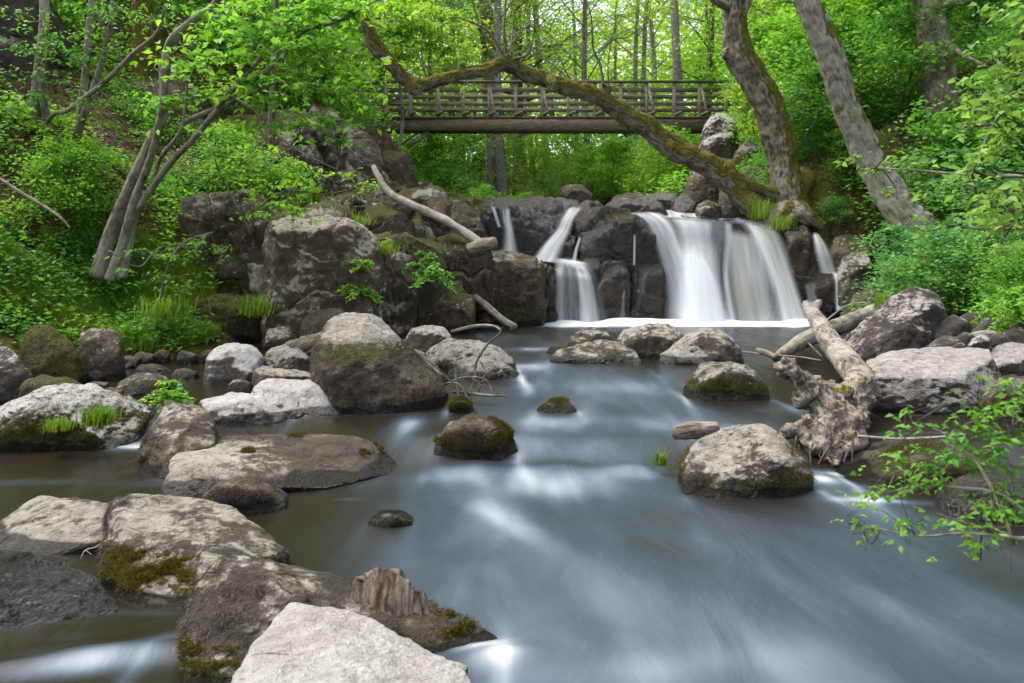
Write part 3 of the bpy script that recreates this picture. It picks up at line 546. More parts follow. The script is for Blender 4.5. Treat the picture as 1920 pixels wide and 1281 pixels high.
block('leaf-littered mossy step under the dark recessed wall', [(360, 640), (370, 560), (410, 545), (470, 565), (485, 620), (440, 650)], 9.9, 1.2, 139, pale=.1, moss=.6, hair=.5)
block('grey block half buried beside the many-stemmed tree foot', [(120, 590), (125, 540), (150, 525), (172, 535), (172, 580), (150, 598)], 9.6, .8, 141, pale=.4, moss=.3, hair=.2)
# the continuous stepped ledge behind the blocks
def ledge(label, base, t1, t2, t3, seed, ns=460, nt=250):
    px = np.array([b[0] for b in base], float); Yb = np.array([b[1] for b in base], float); u = np.linspace(px[0], px[-1], ns)
    Yu = np.interp(u, px, Yb); Xu = (u-960)/F*Yu
    def zt(tab, back):
        py = np.interp(u, [a for a, b in tab], [b for a, b in tab]); return CAMZ+(520-py)/F*(Yu+back)
    z0 = .2+0*u; z1, z2, z3 = zt(t1, .3), zt(t2, 1.6), zt(t3, 3.0); z2 = np.maximum(z2, z1+.08); z3 = np.maximum(z3, z2+.1)
    prof = [(0, z0-.5), (.05, z0+.25*(z1-z0)), (.22, z1), (1.25, z1+.10), (1.45, z2), (2.6, z2+.12), (2.85, z3), (4.2, z3+.5)]
    L = np.array([0, .06, .34, .48, .64, .74, .94, 1.]); v = np.linspace(0, 1, nt)
    back = np.interp(v, L, [p[0] for p in prof]); Zs = np.array([p[1] for p in prof])
    zz_ = np.array([np.interp(v, L, Zs[:, i]) for i in range(ns)]).T
    Xg = Xu[None]-.35*back[:, None]; Yg = Yu[None]+.94*back[:, None]+0*zz_
    V = np.stack([Xg, Yg, zz_], -1).reshape(-1, 3)
    gy_, gx_ = np.gradient(V.reshape(nt, ns, 3), axis=(0, 1)); n = np.cross(gx_, gy_).reshape(-1, 3); n /= np.linalg.norm(n, axis=1)[:, None]+1e-9
    wv = V+.30*fbm(V*.9, 3, seed)[:, None]
    a1, a2, a3 = wv @ np.array([.10, .2, 1.])/.48, wv @ np.array([.93, -.3, .3])/.75, wv @ np.array([-.3, .9, .2])/.9
    off = _h(np.floor(a1).astype(np.int64), np.floor(a2).astype(np.int64), np.floor(a3).astype(np.int64), seed)
    gap = np.minimum(np.abs(a1-np.round(a1))*.48, np.abs(a2-np.round(a2))*.75)
    d = .09*(a1-np.floor(a1)-.5)+.11*off-.10*np.exp(-(gap/.03)**2)+.16*fbm(V*.8, 3, seed+1)-.07*(ridge(V*2.1, 3, seed+2)-.5)+.05*fbm(V*5, 4, seed+3)
    V = V+n*d[:, None]
    o = mesh_obj('cliff', V, [grid_faces(nt, ns)], M['cliff'], origin=P(760, 600, 11.5)); n = normals(o).astype(float)
    f1 = fbm(V*1.6, 4, seed+5); f2 = fbm(V*np.array([2.2, 2.2, .6]), 3, seed+6); nz = n[:, 2]
    hgt = V[:, 2]-.38
    set_attr(o.data, 'mask', np.clip(np.stack([.50+.45*f1+.1*nz, .15+.6*sstep(.35, .85, nz)+.38*f2, sstep(.12, 0, hgt), .2+.5*fbm(V*1.3, 3, seed+8)], 1), 0, 1))
    return tag(o, label, 'cliff')
ledge('continuous grey-brown stepped ledge wall climbing from the left pool to the falls', [(440, 10.9), (480, 10.5), (560, 10.5), (640, 10.7), (700, 11.1), (760, 11.5), (820, 12.), (880, 13.0), (950, 13.5), (1040, 14.1)],
      [(440, 420), (520, 412), (640, 412), (700, 440), (780, 470), (870, 474), (980, 480), (1040, 492)], [(440, 372), (560, 392), (640, 386), (700, 370), (780, 376), (860, 373), (900, 388), (1040, 420)], [(440, 330), (560, 300), (585, 250), (690, 245), (720, 290), (780, 345), (860, 368), (1040, 415)], 555)
# --- rocks of the falls
def fall(label, out, Yf, T, seed, **k):
    d = dict(mat='wetrock', sub=6, p=20, amp=.07, pale=.3, moss=.12, mtop=.2, hair=.1, wet=.2, back=1., lean=.12, deep=.5, crack=1., fs=.95, fz=.9, cuts=5, joint=1.); d.update(k)
    out = [(a, b-8 if b < 420 else b) for a, b in out]; T = T+.5
    return rock('wet_rock', label, RK, out, Yf, T, seed=seed, **d)
fall('black wet ledge behind the thin double thread at the left of the falls', [(888, 500), (890, 395), (910, 384), (960, 384), (975, 400), (975, 500)], 14.7, 1.4, 151)
fall('black upright wet block between double thread and slanting chute', [(952, 500), (956, 390), (975, 383), (1060, 383), (1078, 400), (1070, 500)], 14.8, 1.4, 153)
fall('wet black slope under the slanting chute', [(1000, 505), (1050, 420), (1095, 388), (1130, 386), (1130, 505)], 15.0, 1.3, 155)
fall('central square rock with olive moss face between the chutes', [(1088, 500), (1092, 430), (1106, 400), (1150, 398), (1195, 408), (1235, 420), (1245, 500)], 14.4, 1.4, 157, pale=.2, moss=.3, mlow=.5, mtop=.6, wet=.0)
fall('stepped dark ledge under the start of the great curtain', [(1115, 430), (1130, 390), (1180, 380), (1240, 390), (1260, 420), (1240, 445)], 15.0, 1.3, 159, moss=.2)
fall('dark lower bench carrying the lower curtain', [(1022, 612), (1028, 520), (1040, 494), (1100, 491), (1128, 496), (1130, 612)], 14.0, 1.2, 161, p=26)
fall('black square bench block left of the thin lower thread', [(1118, 612), (1120, 500), (1140, 493), (1180, 494), (1184, 612)], 13.95, 1.2, 163, p=26)
fall('black square bench block right of the thin lower thread', [(1176, 612), (1178, 505), (1195, 496), (1240, 498), (1256, 540), (1256, 612)], 14.0, 1.2, 165, p=26)
fall('dark rock wall hidden behind the great white curtain', [(1235, 612), (1238, 440), (1260, 412), (1420, 412), (1480, 440), (1510, 520), (1520, 612)], 14.75, 1.2, 167)
fall('dark rounded rock showing through the hole in the great curtain', [(1365, 600), (1372, 530), (1385, 510), (1420, 505), (1445, 540), (1450, 600)], 14.1, .8, 169, p=10)
fall('brown pillar with a white stain at the right end of the great curtain', [(1468, 600), (1470, 440), (1480, 418), (1515, 420), (1535, 440), (1538, 520), (1540, 600)], 14.6, 1.3, 171, mat='cliff', pale=.4, moss=.35, hair=.5)
fall('black bench under the little cascade on the right', [(1515, 605), (1520, 525), (1535, 500), (1570, 502), (1600, 530), (1602, 605)], 14.2, 1.0, 173)
fall('dark back wall of the little right cascade', [(1520, 540), (1525, 440), (1545, 425), (1590, 450), (1600, 540)], 14.9, 1.2, 175, moss=.2)
rock('boulder', 'pale-faced brown boulder beside the little right cascade', BO, [(1574, 520), (1582, 480), (1605, 463), (1635, 475), (1640, 505), (1630, 530), (1590, 535)], 13.6, .9, seed=177, mat='boulder', pale=.45, moss=.2, hair=.5, wet=0)
rock('rock', 'dark flat rock above the pale-faced brown boulder', RK, [(1560, 470), (1565, 445), (1600, 438), (1640, 445), (1645, 468), (1600, 478)], 14.4, 1., seed=179, mat='cliff', pale=.1, moss=.4, hair=.5, wet=0)
rock('rock', 'mossy dark rock at the foot of the right bank below the leafy bush', RK, [(1600, 612), (1604, 550), (1640, 535), (1690, 545), (1700, 610)], 12.6, 1., seed=181, mat='cliff', pale=.1, moss=.5, hair=.5, wet=.1)
# top of the falls
rock('boulder', 'brown round boulder perched alone on the lip of the falls', BO, [(1053, 362), (1056, 350), (1070, 345), (1095, 348), (1111, 362), (1108, 376), (1070, 377)], 15.6, .5, seed=183, pale=.3, moss=.1, hair=.5, wet=0, p=10, deep=.08)
def top(label, out, Yf, T, seed, **k):
    d = dict(pale=.25, moss=.15, hair=.5, wet=0, p=12, deep=.3, back=.8); d.update(k)
    return rock('rock', label, RK, out, Yf, T, seed=seed, **d)
top('reddish flat rock on the lip left of the perched boulder', [(960, 392), (966, 372), (990, 364), (1020, 368), (1030, 390)], 15.4, .9, 185)
top('flat grey wet rock under the perched boulder', [(1015, 392), (1020, 374), (1060, 370), (1098, 378), (1100, 394)], 15.3, .9, 187, mat='wetrock', pale=.6)
top('small mossy stone at the left end of the lip', [(926, 390), (932, 374), (950, 371), (962, 388)], 15.4, .6, 189, moss=.5)
top('low brown rock right of the perched boulder', [(1140, 388), (1150, 370), (1180, 362), (1215, 366), (1215, 390)], 15.8, .9, 191)
top('glistening black slab at the top right of the falls', [(1180, 395), (1195, 370), (1230, 362), (1268, 364), (1275, 392), (1220, 398)], 15.4, 1., 193, mat='wetrock', pale=.8)
top('black wet stone beside the glistening slab', [(1262, 396), (1266, 372), (1285, 362), (1304, 378), (1304, 398)], 15.3, .7, 195, mat='wetrock', pale=.6)
top('round grey stone at the water edge beneath the arching trunk', [(1306, 402), (1310, 380), (1328, 372), (1350, 380), (1352, 402)], 15.0, .7, 197, pale=.35)
top('grey tilted stone under the root of the arching trunk', [(1348, 398), (1350, 374), (1366, 364), (1392, 380), (1396, 402)], 15.1, .7, 199, pale=.35)
top('dark long rock along the upper right lip', [(1350, 425), (1358, 404), (1400, 394), (1450, 402), (1490, 420), (1480, 440)], 14.9, .9, 201, mat='cliff', moss=.3)
top('dark angular rock behind the arching trunk foot', [(1290, 372), (1292, 330), (1310, 315), (1345, 325), (1350, 372)], 16.0, 1., 203, mat='cliff', pale=.35, moss=.35)
top('big rounded pale boulder at the right bridge end', [(1312, 290), (1318, 262), (1338, 235), (1368, 232), (1386, 262), (1384, 285), (1350, 292)], 19.5, 1.4, 205, mat='slab', pale=.75, hair=.1, p=12)
top('flat pale cap rock on top of the big rounded boulder', [(1322, 240), (1330, 222), (1352, 213), (1380, 222), (1384, 236), (1350, 242)], 19.7, 1., 207, mat='slab', pale=.75, hair=.1)
top('pale footing rock beneath the big rounded boulder', [(1300, 335), (1306, 295), (1340, 282), (1380, 290), (1386, 335)], 19.3, 1.4, 209, mat='slab', pale=.55, moss=.3, hair=.2)
top('orange-mossed triangular rock right of the big rounded boulder', [(1372, 318), (1380, 285), (1398, 262), (1424, 272), (1432, 290), (1410, 315)], 18.5, 1., 211, pale=.5, moss=.55, hair=.3)
top('red-brown mossy mound beside the burly trunk foot', [(1385, 385), (1390, 330), (1420, 305), (1455, 320), (1460, 385)], 16.3, 1.2, 213, mat='cliff', moss=.6, hair=.6, pale=.05)
# stones of the right bank, each its own
rngs = np.random.default_rng(77)
SB = [(1790, 610, 7.6, 34, 'dark angular stone with a peaked top'), (1828, 600, 8.4, 34, 'broad brown stone under the bright fern'), (1868, 612, 7.8, 30, 'peaked grey stone'), (1905, 628, 7.4, 30, 'dull dark stone'),
      (1780, 640, 7.2, 26, 'round grey stone touching the pyramid boulder'), (1812, 632, 7.3, 18, 'little dark stone'), (1842, 638, 7.2, 20, 'flat tan stone'), (1872, 634, 7.3, 18, 'small slate-grey stone'), (1800, 650, 7.0, 14, 'smallest grey pebble stone')]
for k, (px, py, Yf, r, lb) in enumerate(SB):
    o_ = [(px-r, py+r*.5), (px-r*.8, py-r*.1), (px-r*.2, py-r*.55), (px+r*.5, py-r*.4), (px+r, py+r*.1), (px+r*.7, py+r*.55)]
    rock('stone', lb+' among the shore stones right of the pyramid boulder', 'stone', o_, Yf, 2*r/F*Yf, seed=301+k, sub=5, mat='slab', pale=.35+.25*rngs.random(), moss=.1, hair=.3, wet=.0, deep=.15)
SL = [(590, 655, 8.2, 16), (700, 640, 9.6, 14), (455, 690, 7.6, 12), (180, 715, 7.0, 16), (205, 728, 6.6, 14), (330, 735, 6.5, 12), (300, 655, 8.6, 13), (345, 660, 8.5, 15), (390, 655, 8.6, 12), (265, 660, 8.5, 14), (425, 655, 8.7, 11), (230, 668, 8.3, 16),
      (755, 640, 9.4, 12), (1700, 625, 8.5, 14), (1735, 690, 7.0, 12), (1600, 700, 7.3, 14), (1655, 655, 7.6, 10)]
for k, (px, py, Yf, r) in enumerate(SL):
    r = r*rngs.uniform(.9, 1.6); py = py+5
    o_ = [(px-r, py+r*.3), (px-r*.7, py-r*rngs.uniform(-.1, .2)), (px-r*.1, py-r*rngs.uniform(.2, .5)), (px+r*.6, py-r*rngs.uniform(0, .4)), (px+r, py+r*.1), (px+r*.7, py+r*.35)]
    rock('shore_stone', 'small dark wet stone along the water edge', 'stone', o_, Yf, 2*r/F*Yf, seed=331+k, sub=5, mat='cliff', pale=.2, moss=.3, hair=.4, wet=.1, deep=.15, amp=.14, p=30, group='small dark stones along the water edge')
# --- water
def gblob(X, Y, px, py, rx, ry, s, ang=0., lev=None):
    lev = 0. if lev is None else lev
    y0 = (CAMZ-lev)*F/(py-520); x0 = (px-960)/F*y0
    c, s_ = math.cos(R(ang)), math.sin(R(ang)); dx, dy = X-x0, Y-y0
    u = (dx*c+dy*s_)/rx; v = (-dx*s_+dy*c)/ry
    return s*np.exp(-(u*u+v*v))
ys = [.5]
while ys[-1] < 14.75: ys.append(ys[-1]+max(.018, .0042*ys[-1]))
ys = np.array(ys); xs = np.arange(-8.6, 7.2, .03)
X, Y = np.meshgrid(xs, ys); X = X.ravel(); Y = Y.ravel()
Z = river_z(X, Y)
q = xyz(X*1.1+.5*vnoise(xyz(X*.6, Y*.4), 3), Y*.42)
st = fbm(q, 4, 41, .55); st2 = fbm(q*[3.1, 2.2, 1], 3, 77)
mid = sstep(-1.3, -.2, X)*(1-sstep(1.6, 3.2, X))
foam = np.zeros_like(X)
foam += .21*mid*(1-sstep(3.5, 4.9, Y)*.3)*(1-sstep(4.6, 5.0, Y))
foam += .17*sstep(4.9, 5.3, Y)*(1-sstep(8.3, 10.5, Y))*sstep(-.75, -.1, X)*(1-sstep(1.5, 2.4, X))
foam += .10*sstep(8.5, 10, Y)*sstep(-2, 0, X)
foam += 1.7*sstep(12.7, 13.5, Y)*sstep(-.1, 1.0, X)*(1-sstep(5.2, 6.1, X))
foam += .22*np.exp(-((Y-5.15)/.25)**2)*sstep(-.8, -.3, X)*(1-sstep(.8, 1.1, X))
foam *= np.clip(1+.6*st+.25*st2, .1, 2)
fy = Y-4.86+.05*np.sin(X*6)+.05*vnoise(xyz(X*4, 0*Y), 8)
weir = sstep(-.75, -.35, X)*(1-sstep(.75, 1.0, X))
foam += weir*(.09*np.exp(-(fy/.2)**2)+.22*np.exp(-np.abs(fy)/.42)*sstep(.16, -.14, fy))*np.clip(1+.45*st2, .4, 1.6)
for a in [(1040, 915, .40, .24, .30), (930, 960, .16, .5, .24, 12), (860, 895, .22, .14, .2), (1200, 890, .2, .12, .16),
          (925, 1248, .10, .06, .26, 25), (890, 1226, .10, .035, .34, 25), (1200, 1262, .5, .10, .06, 10), (700, 905, .18, .3, .15),
          (240, 838, .26, .13, .6), (280, 805, .12, .3, .35, 15), (120, 905, .9, .1, .18), (290, 905, .25, .12, .25), (120, 840, .5, .04, .3),
          (210, 1235, .30, .07, .40, 14), (330, 1195, .12, .05, .4, 20), (80, 1262, .3, .06, .25, 10), (760, 830, .14, .5, .4),
          (1050, 825, .25, .35, .25), (1540, 905, .07, .12, .35), (1580, 895, .2, .06, .3, -20), (1690, 945, .35, .05, .28), (1880, 975, .3, .08, .2),
          (1700, 845, .5, .05, .2), (1720, 800, .5, .08, .12)]:
    foam += gblob(X, Y, *a)*np.clip(1+.5*st2+.3*st, .3, 1.7)
for a in [(1000, 695, .5, .25, .2), (1150, 720, .8, .35, .08), (1230, 770, .6, .35, .08), (1330, 770, .5, .3, .06), (1120, 765, .5, .3, .07),
          (650, 650, .2, .2, .0), (1500, 745, .4, .2, .15), (990, 672, .25, .2, .25), (1420, 690, .4, .2, .12), (400, 750, .3, .12, .25)]:
    foam += gblob(X, Y, *a, **dict(lev=.25))*np.clip(1+.6*st2+.4*st, .3, 1.7)
for fx0, fx1, fyf in FOOT:
    xc, hw = (fx0+fx1)/2, (fx1-fx0)/2
    if hw < .05 or hw > .9 or fyf > 12.5: continue
    dY = fyf-Y; k = (np.abs(X-xc) < hw*3+.6) & (dY > -hw*1.5) & (dY < 2.2)
    x_, d_ = X[k], dY[k]; dp = np.maximum(d_, 0); sd = np.clip(hw/.35, .3, 1)
    lee = np.exp(-((x_-xc)/(hw*.85))**4)*np.exp(-dp/(.7*hw+.08))*sstep(-hw*1.3, -hw*.2, d_)
    foam[k] *= 1-.8*lee
    nz2 = np.clip(.8+1.1*st2[k]+.4*st[k], 0, 2)
    for sg in (-1, 1):
        xe = xc+sg*(hw*(1.02-.25*np.exp(-((d_+hw*.3)/.2)**2)*0)+.10*dp)
        foam[k] += .20*sd*np.exp(-((x_-xe)/(.03+.07*dp))**2)*np.exp(-dp/.55)*sstep(-hw*1.2, -.02, d_)*nz2*sstep(-1.9, -.6, xc)
    foam[k] += .10*sd*np.exp(-((d_-.015)/.03)**2)*sstep(hw*1.1, hw*.8, np.abs(x_-xc))*np.clip(.5+st2[k], 0, 1)
Z = Z+.02*st*mid+.010*fbm(xyz(X*2.2, Y*.9), 3, 15)+gblob(X, Y, 1045, 888, .22, .13, .055)+gblob(X, Y, 1180, 885, .14, .1, .03)+gblob(X, Y, 880, 885, .2, .1, .03)
Z = Z+gblob(X, Y, 930, 1245, .15, .1, .035)+gblob(X, Y, 230, 1225, .4, .07, .03, 14)
Z = Z+.07*np.exp(-((Y-13.75)/.42)**2)*sstep(.2, .8, X)*(1-sstep(5.0, 5.8, X))*(1+.5*vnoise(xyz(X*2.2, Y*0), 2))
t = NT('river_water'); fo = t.attr('foam')
co = t.coord((2.6, .8, 1), 'Object'); s1 = t.noise(co, 1.3, 5, .55, .6); s2 = t.noise(t.coord((1, .45, 1)), 9, 4, .5, .3)
f = t.math('MULTIPLY', fo, t.math('ADD', .62, t.math('MULTIPLY', s1, .76)), True)
col = t.mix(t.ramp(f, .0, .42), (.013, .010, .006), (.054, .080, .110))
col = t.mix(t.ramp(f, .22, 1.05), col, (.64, .66, .655))
h = t.math('ADD', s1, t.math('MULTIPLY', s2, .25))
b = t.n('ShaderNodeBsdfPrincipled', i={'Base Color': col, 'Roughness': t.math('ADD', .24, t.math('MULTIPLY', f, .4)), 'IOR': 1.33, 'Specular IOR Level': .5, 'Normal': t.bump(h, .35, .05)})
M['water'] = t.out(b.outputs[0])
struct(mesh_obj('river_water', np.stack([X, Y, Z], 1), [grid_faces(len(ys), len(xs))], M['water'], attrs={'foam': np.clip(foam, 0, 1.3)}))
# upper stream above the falls
xs = np.arange(-1.3, 6.2, .06); ys = np.arange(15.5, 30, .1)
X, Y = np.meshgrid(xs, ys); X = X.ravel(); Y = Y.ravel()
Z = 2.36+.10*sstep(15, 16.5, Y)+.05*np.maximum(Y-16.5, 0)+.03*fbm(xyz(X, Y), 3, 3)
fo = .35+.5*fbm(xyz(X*1.5, Y*.7), 3, 6)+.5*sstep(1.5, 2.5, X)*(1-sstep(16, 17.5, Y))
struct(mesh_obj('upper_stream_water', np.stack([X, Y, Z], 1), [grid_faces(len(ys), len(xs))], M['water'], attrs={'foam': np.clip(fo, 0, 1)}))
EXPO = 1.58
rng = np.random.default_rng(2024)
def gz(x, y): return float(ground_z(np.array([x]), np.array([y]))[0])
# ================================================================ falling water
t = NT('falling_water'); e = t.attr('edge'); uu = t.attr('uw'); vv = t.attr('vl'); de = t.attr('dens')
vec = t.n('ShaderNodeCombineXYZ', i={0: uu, 1: vv, 2: t.n('ShaderNodeObjectInfo').outputs['Random']}).outputs[0]
s1 = t.noise(t.n('ShaderNodeMapping', i={'Vector': vec, 'Scale': (5, .35, 20)}).outputs[0], 1., 4, .6)
s2 = t.noise(t.n('ShaderNodeMapping', i={'Vector': vec, 'Scale': (1.7, .22, 31)}).outputs[0], 1., 3, .5)
a = t.math('ADD', t.math('MULTIPLY', t.ramp(s1, .28, .72), .42), t.math('MULTIPLY', t.ramp(s2, .28, .62), .84))
a = t.math('MULTIPLY', t.math('MULTIPLY', a, de), e, True)
col = t.mix(t.ramp(s2, .52, .72), (.86, .89, .91), (.87, .86, .77))
d = t.n('ShaderNodeBsdfDiffuse', i={0: col}); tr = t.n('ShaderNodeBsdfTranslucent', i={0: col})
m = t.n('ShaderNodeMixShader', i={0: .5, 1: d.outputs[0], 2: tr.outputs[0]})
tp = t.n('ShaderNodeBsdfTransparent')
M['fall'] = t.out(t.n('ShaderNodeMixShader', i={0: a, 1: tp.outputs[0], 2: m.outputs[0]}).outputs[0])
def curtain(label, L, Rr, dens=1., ef=.22, bulge=.06, top=.12, bot=0., n=50, m=36, k=1.):
    l = resample([P(*p) for p in L], n); r = resample([P(*p) for p in Rr], n)
    u = np.linspace(0, 1, m); V = l[:, None]*(1-u)[None, :, None]+r[:, None]*u[None, :, None]
    wd = np.linalg.norm(r-l, axis=1); vl = np.concatenate([[0], np.cumsum(np.linalg.norm(np.diff((l+r)/2, axis=0), axis=1))])
    bu = bulge*np.sin(np.pi*u)**.7*(.4+.6*np.linspace(0, 1, n))[:, None]
    V[..., 1] -= bu
    V[..., 1] -= .02*fbm(np.stack([np.broadcast_to(u*wd.mean()*7, (n, m)), np.broadcast_to(vl[:, None]*.7, (n, m)), np.full((n, m), dens*3)], -1).reshape(-1, 3), 3, 4).reshape(n, m)
    jit = .6+.4*vnoise(np.stack([u*wd.mean()*12, u*0+dens, u*0], 1), 9)
    E = sstep(0, ef, u)*sstep(1, 1-ef, u)
    vt = vl/vl[-1]
    T = sstep(0, top, vt)[:, None] if top else 1.
    B = sstep(1., 1-bot, vt)[:, None] if bot else 1.
    E = E[None]*T*B*(np.ones((n, 1)))*np.clip(.75+.35*jit, 0, 1)[None]
    o = mesh_obj('waterfall', V.reshape(-1, 3), [grid_faces(n, m)], M['fall'], attrs={'edge': E.ravel(), 'uw': np.broadcast_to(u[None]*wd.mean()*k, (n, m)).ravel(), 'vl': np.broadcast_to(vl[:, None], (n, m)).ravel(), 'dens': np.full(n*m, dens)})
    o.data.update(); return tag(o, label, 'waterfall')
curtain('broad white left sheet of the great curtain curving over the dark ledge', [(1160, 397, 15.1), (1203, 413, 14.7), (1228, 470, 14.42), (1240, 540, 14.2), (1242, 608, 14.0)], [(1235, 391, 15.2), (1270, 423, 14.62), (1296, 480, 14.3), (1335, 545, 14.0), (1372, 608, 13.75)], 1.3, .34)
curtain('straight yellowish middle sheet of the great curtain', [(1240, 405, 15.0), (1258, 425, 14.62), (1272, 490, 14.4), (1285, 550, 14.2), (1285, 608, 13.95)], [(1368, 410, 15.0), (1366, 438, 14.62), (1358, 500, 14.4), (1362, 560, 14.15), (1382, 608, 13.9)], 1.2, .3)
curtain('brightest bulging white mound at the foot of the great curtain', [(1278, 462, 14.3), (1268, 530, 13.95), (1262, 608, 13.6)], [(1312, 460, 14.3), (1350, 520, 13.9), (1378, 608, 13.55)], 1.7, .35, .14, .25)
curtain('slim pale strand left of the dark hole in the great curtain', [(1350, 412, 14.95), (1355, 440, 14.55), (1352, 520, 14.25), (1362, 608, 13.9)], [(1376, 412, 14.95), (1376, 440, 14.55), (1371, 520, 14.25), (1386, 608, 13.9)], .9, .48, .03)
curtain('wide right sheet of the great curtain sweeping to the pool', [(1372, 409, 15.0), (1392, 432, 14.55), (1418, 480, 14.3), (1440, 540, 14.0), (1452, 608, 13.8)], [(1445, 417, 15.0), (1474, 452, 14.55), (1494, 520, 14.25), (1514, 580, 14.0), (1530, 608, 13.9)], 1.75, .42)
curtain('thin veil over the dark hole in the great curtain', [(1352, 422, 14.6), (1358, 520, 14.15), (1366, 608, 13.95)], [(1425, 436, 14.5), (1446, 530, 13.95), (1465, 608, 13.85)], .62, .3)
curtain('soft misty strand between the veil and the wide right sheet', [(1395, 412, 14.9), (1405, 450, 14.5), (1412, 520, 14.15), (1420, 608, 13.85)], [(1430, 415, 14.9), (1445, 450, 14.5), (1460, 530, 14.1), (1475, 608, 13.8)], .8, .45)
curtain('hard white water bouncing over the middle step of the great curtain', [(1262, 440, 14.55), (1250, 500, 14.1), (1244, 608, 13.7)], [(1345, 440, 14.55), (1358, 500, 14.1), (1372, 608, 13.65)], .8, .4, .12, .3)
curtain('flat white water sliding over the lip of the great curtain', [(1195, 385, 15.9), (1185, 395, 15.4), (1190, 404, 14.9)], [(1440, 392, 15.9), (1448, 402, 15.4), (1455, 428, 14.8)], 1.0, .2, 0., .3, .2)
curtain('thin left thread on the black ledge', [(920, 386, 14.75), (926, 408, 14.62), (931, 426, 14.6)], [(929, 386, 14.75), (936, 410, 14.62), (942, 426, 14.6)], .8, .35, .01)
curtain('stepped thread widening down the black ledge', [(934, 386, 14.75), (938, 412, 14.6), (941, 436, 14.5), (934, 478, 14.4)], [(960, 386, 14.75), (961, 412, 14.6), (967, 436, 14.5), (977, 478, 14.4)], 1.15, .45, .02, k=3)
curtain('slanting white chute falling leftwards from the lip', [(1064, 386, 15.1), (1050, 410, 14.75), (1038, 432, 14.6), (1014, 458, 14.4), (990, 489, 14.2)], [(1099, 386, 15.1), (1082, 408, 14.75), (1074, 430, 14.6), (1064, 456, 14.35), (1052, 492, 14.15)], 1.4, .5, k=2.2)
curtain('short narrow thread beside the mossy central rock', [(1086, 442, 14.5), (1077, 465, 14.35), (1069, 493, 14.25)], [(1091, 444, 14.5), (1085, 468, 14.35), (1081, 493, 14.25)], .9, .35, .01)
curtain('lower curtain of combed threads in front of the dark bench', [(1040, 491, 14.6), (1034, 506, 13.9), (1030, 550, 13.8), (1024, 609, 13.72)], [(1102, 491, 14.6), (1122, 518, 13.88), (1135, 556, 13.8), (1146, 609, 13.7)], .85, .3, .05, .05, k=3.2)
curtain('shallow white water crossing the bench from the slanting chute to the lower curtain', [(992, 484, 14.4), (1012, 490, 14.2), (1036, 496, 13.95), (1036, 512, 13.86)], [(1056, 484, 14.4), (1085, 488, 14.2), (1108, 494, 13.95), (1118, 514, 13.86)], 1.0, .3, .02, .2, .3)
curtain('single vertical thread between mossy central rock and the great curtain', [(1187, 430, 14.5), (1186, 498, 14.3)], [(1193, 430, 14.5), (1192, 498, 14.3)], .8, .35, .01)
curtain('tiny lower thread between the two black bench blocks', [(1169, 540, 13.95), (1164, 570, 13.9), (1159, 607, 13.85)], [(1172, 540, 13.95), (1172, 570, 13.9), (1174, 607, 13.85)], .8, .35, .01)
curtain('fan-shaped upper veil of the little right cascade', [(1522, 435, 14.6), (1526, 475, 14.25), (1535, 512, 14.05)], [(1534, 435, 14.6), (1557, 470, 14.25), (1572, 514, 14.05)], 1.2, .35)
curtain('lower left strand of the little right cascade', [(1557, 508, 14.0), (1564, 530, 13.9), (1566, 582, 13.85)], [(1576, 508, 14.0), (1584, 532, 13.9), (1585, 582, 13.85)], 1.3, .35, .02)
curtain('lower right strand of the little right cascade', [(1575, 512, 14.0), (1587, 530, 13.9), (1588, 580, 13.85)], [(1583, 510, 14.0), (1599, 528, 13.9), (1601, 580, 13.85)], 1.1, .35, .02)
curtain('faint veil beside the right edge of the great curtain', [(1505, 530, 14.3), (1515, 590, 14.1)], [(1533, 525, 14.3), (1540, 590, 14.1)], .5, .3, .02)
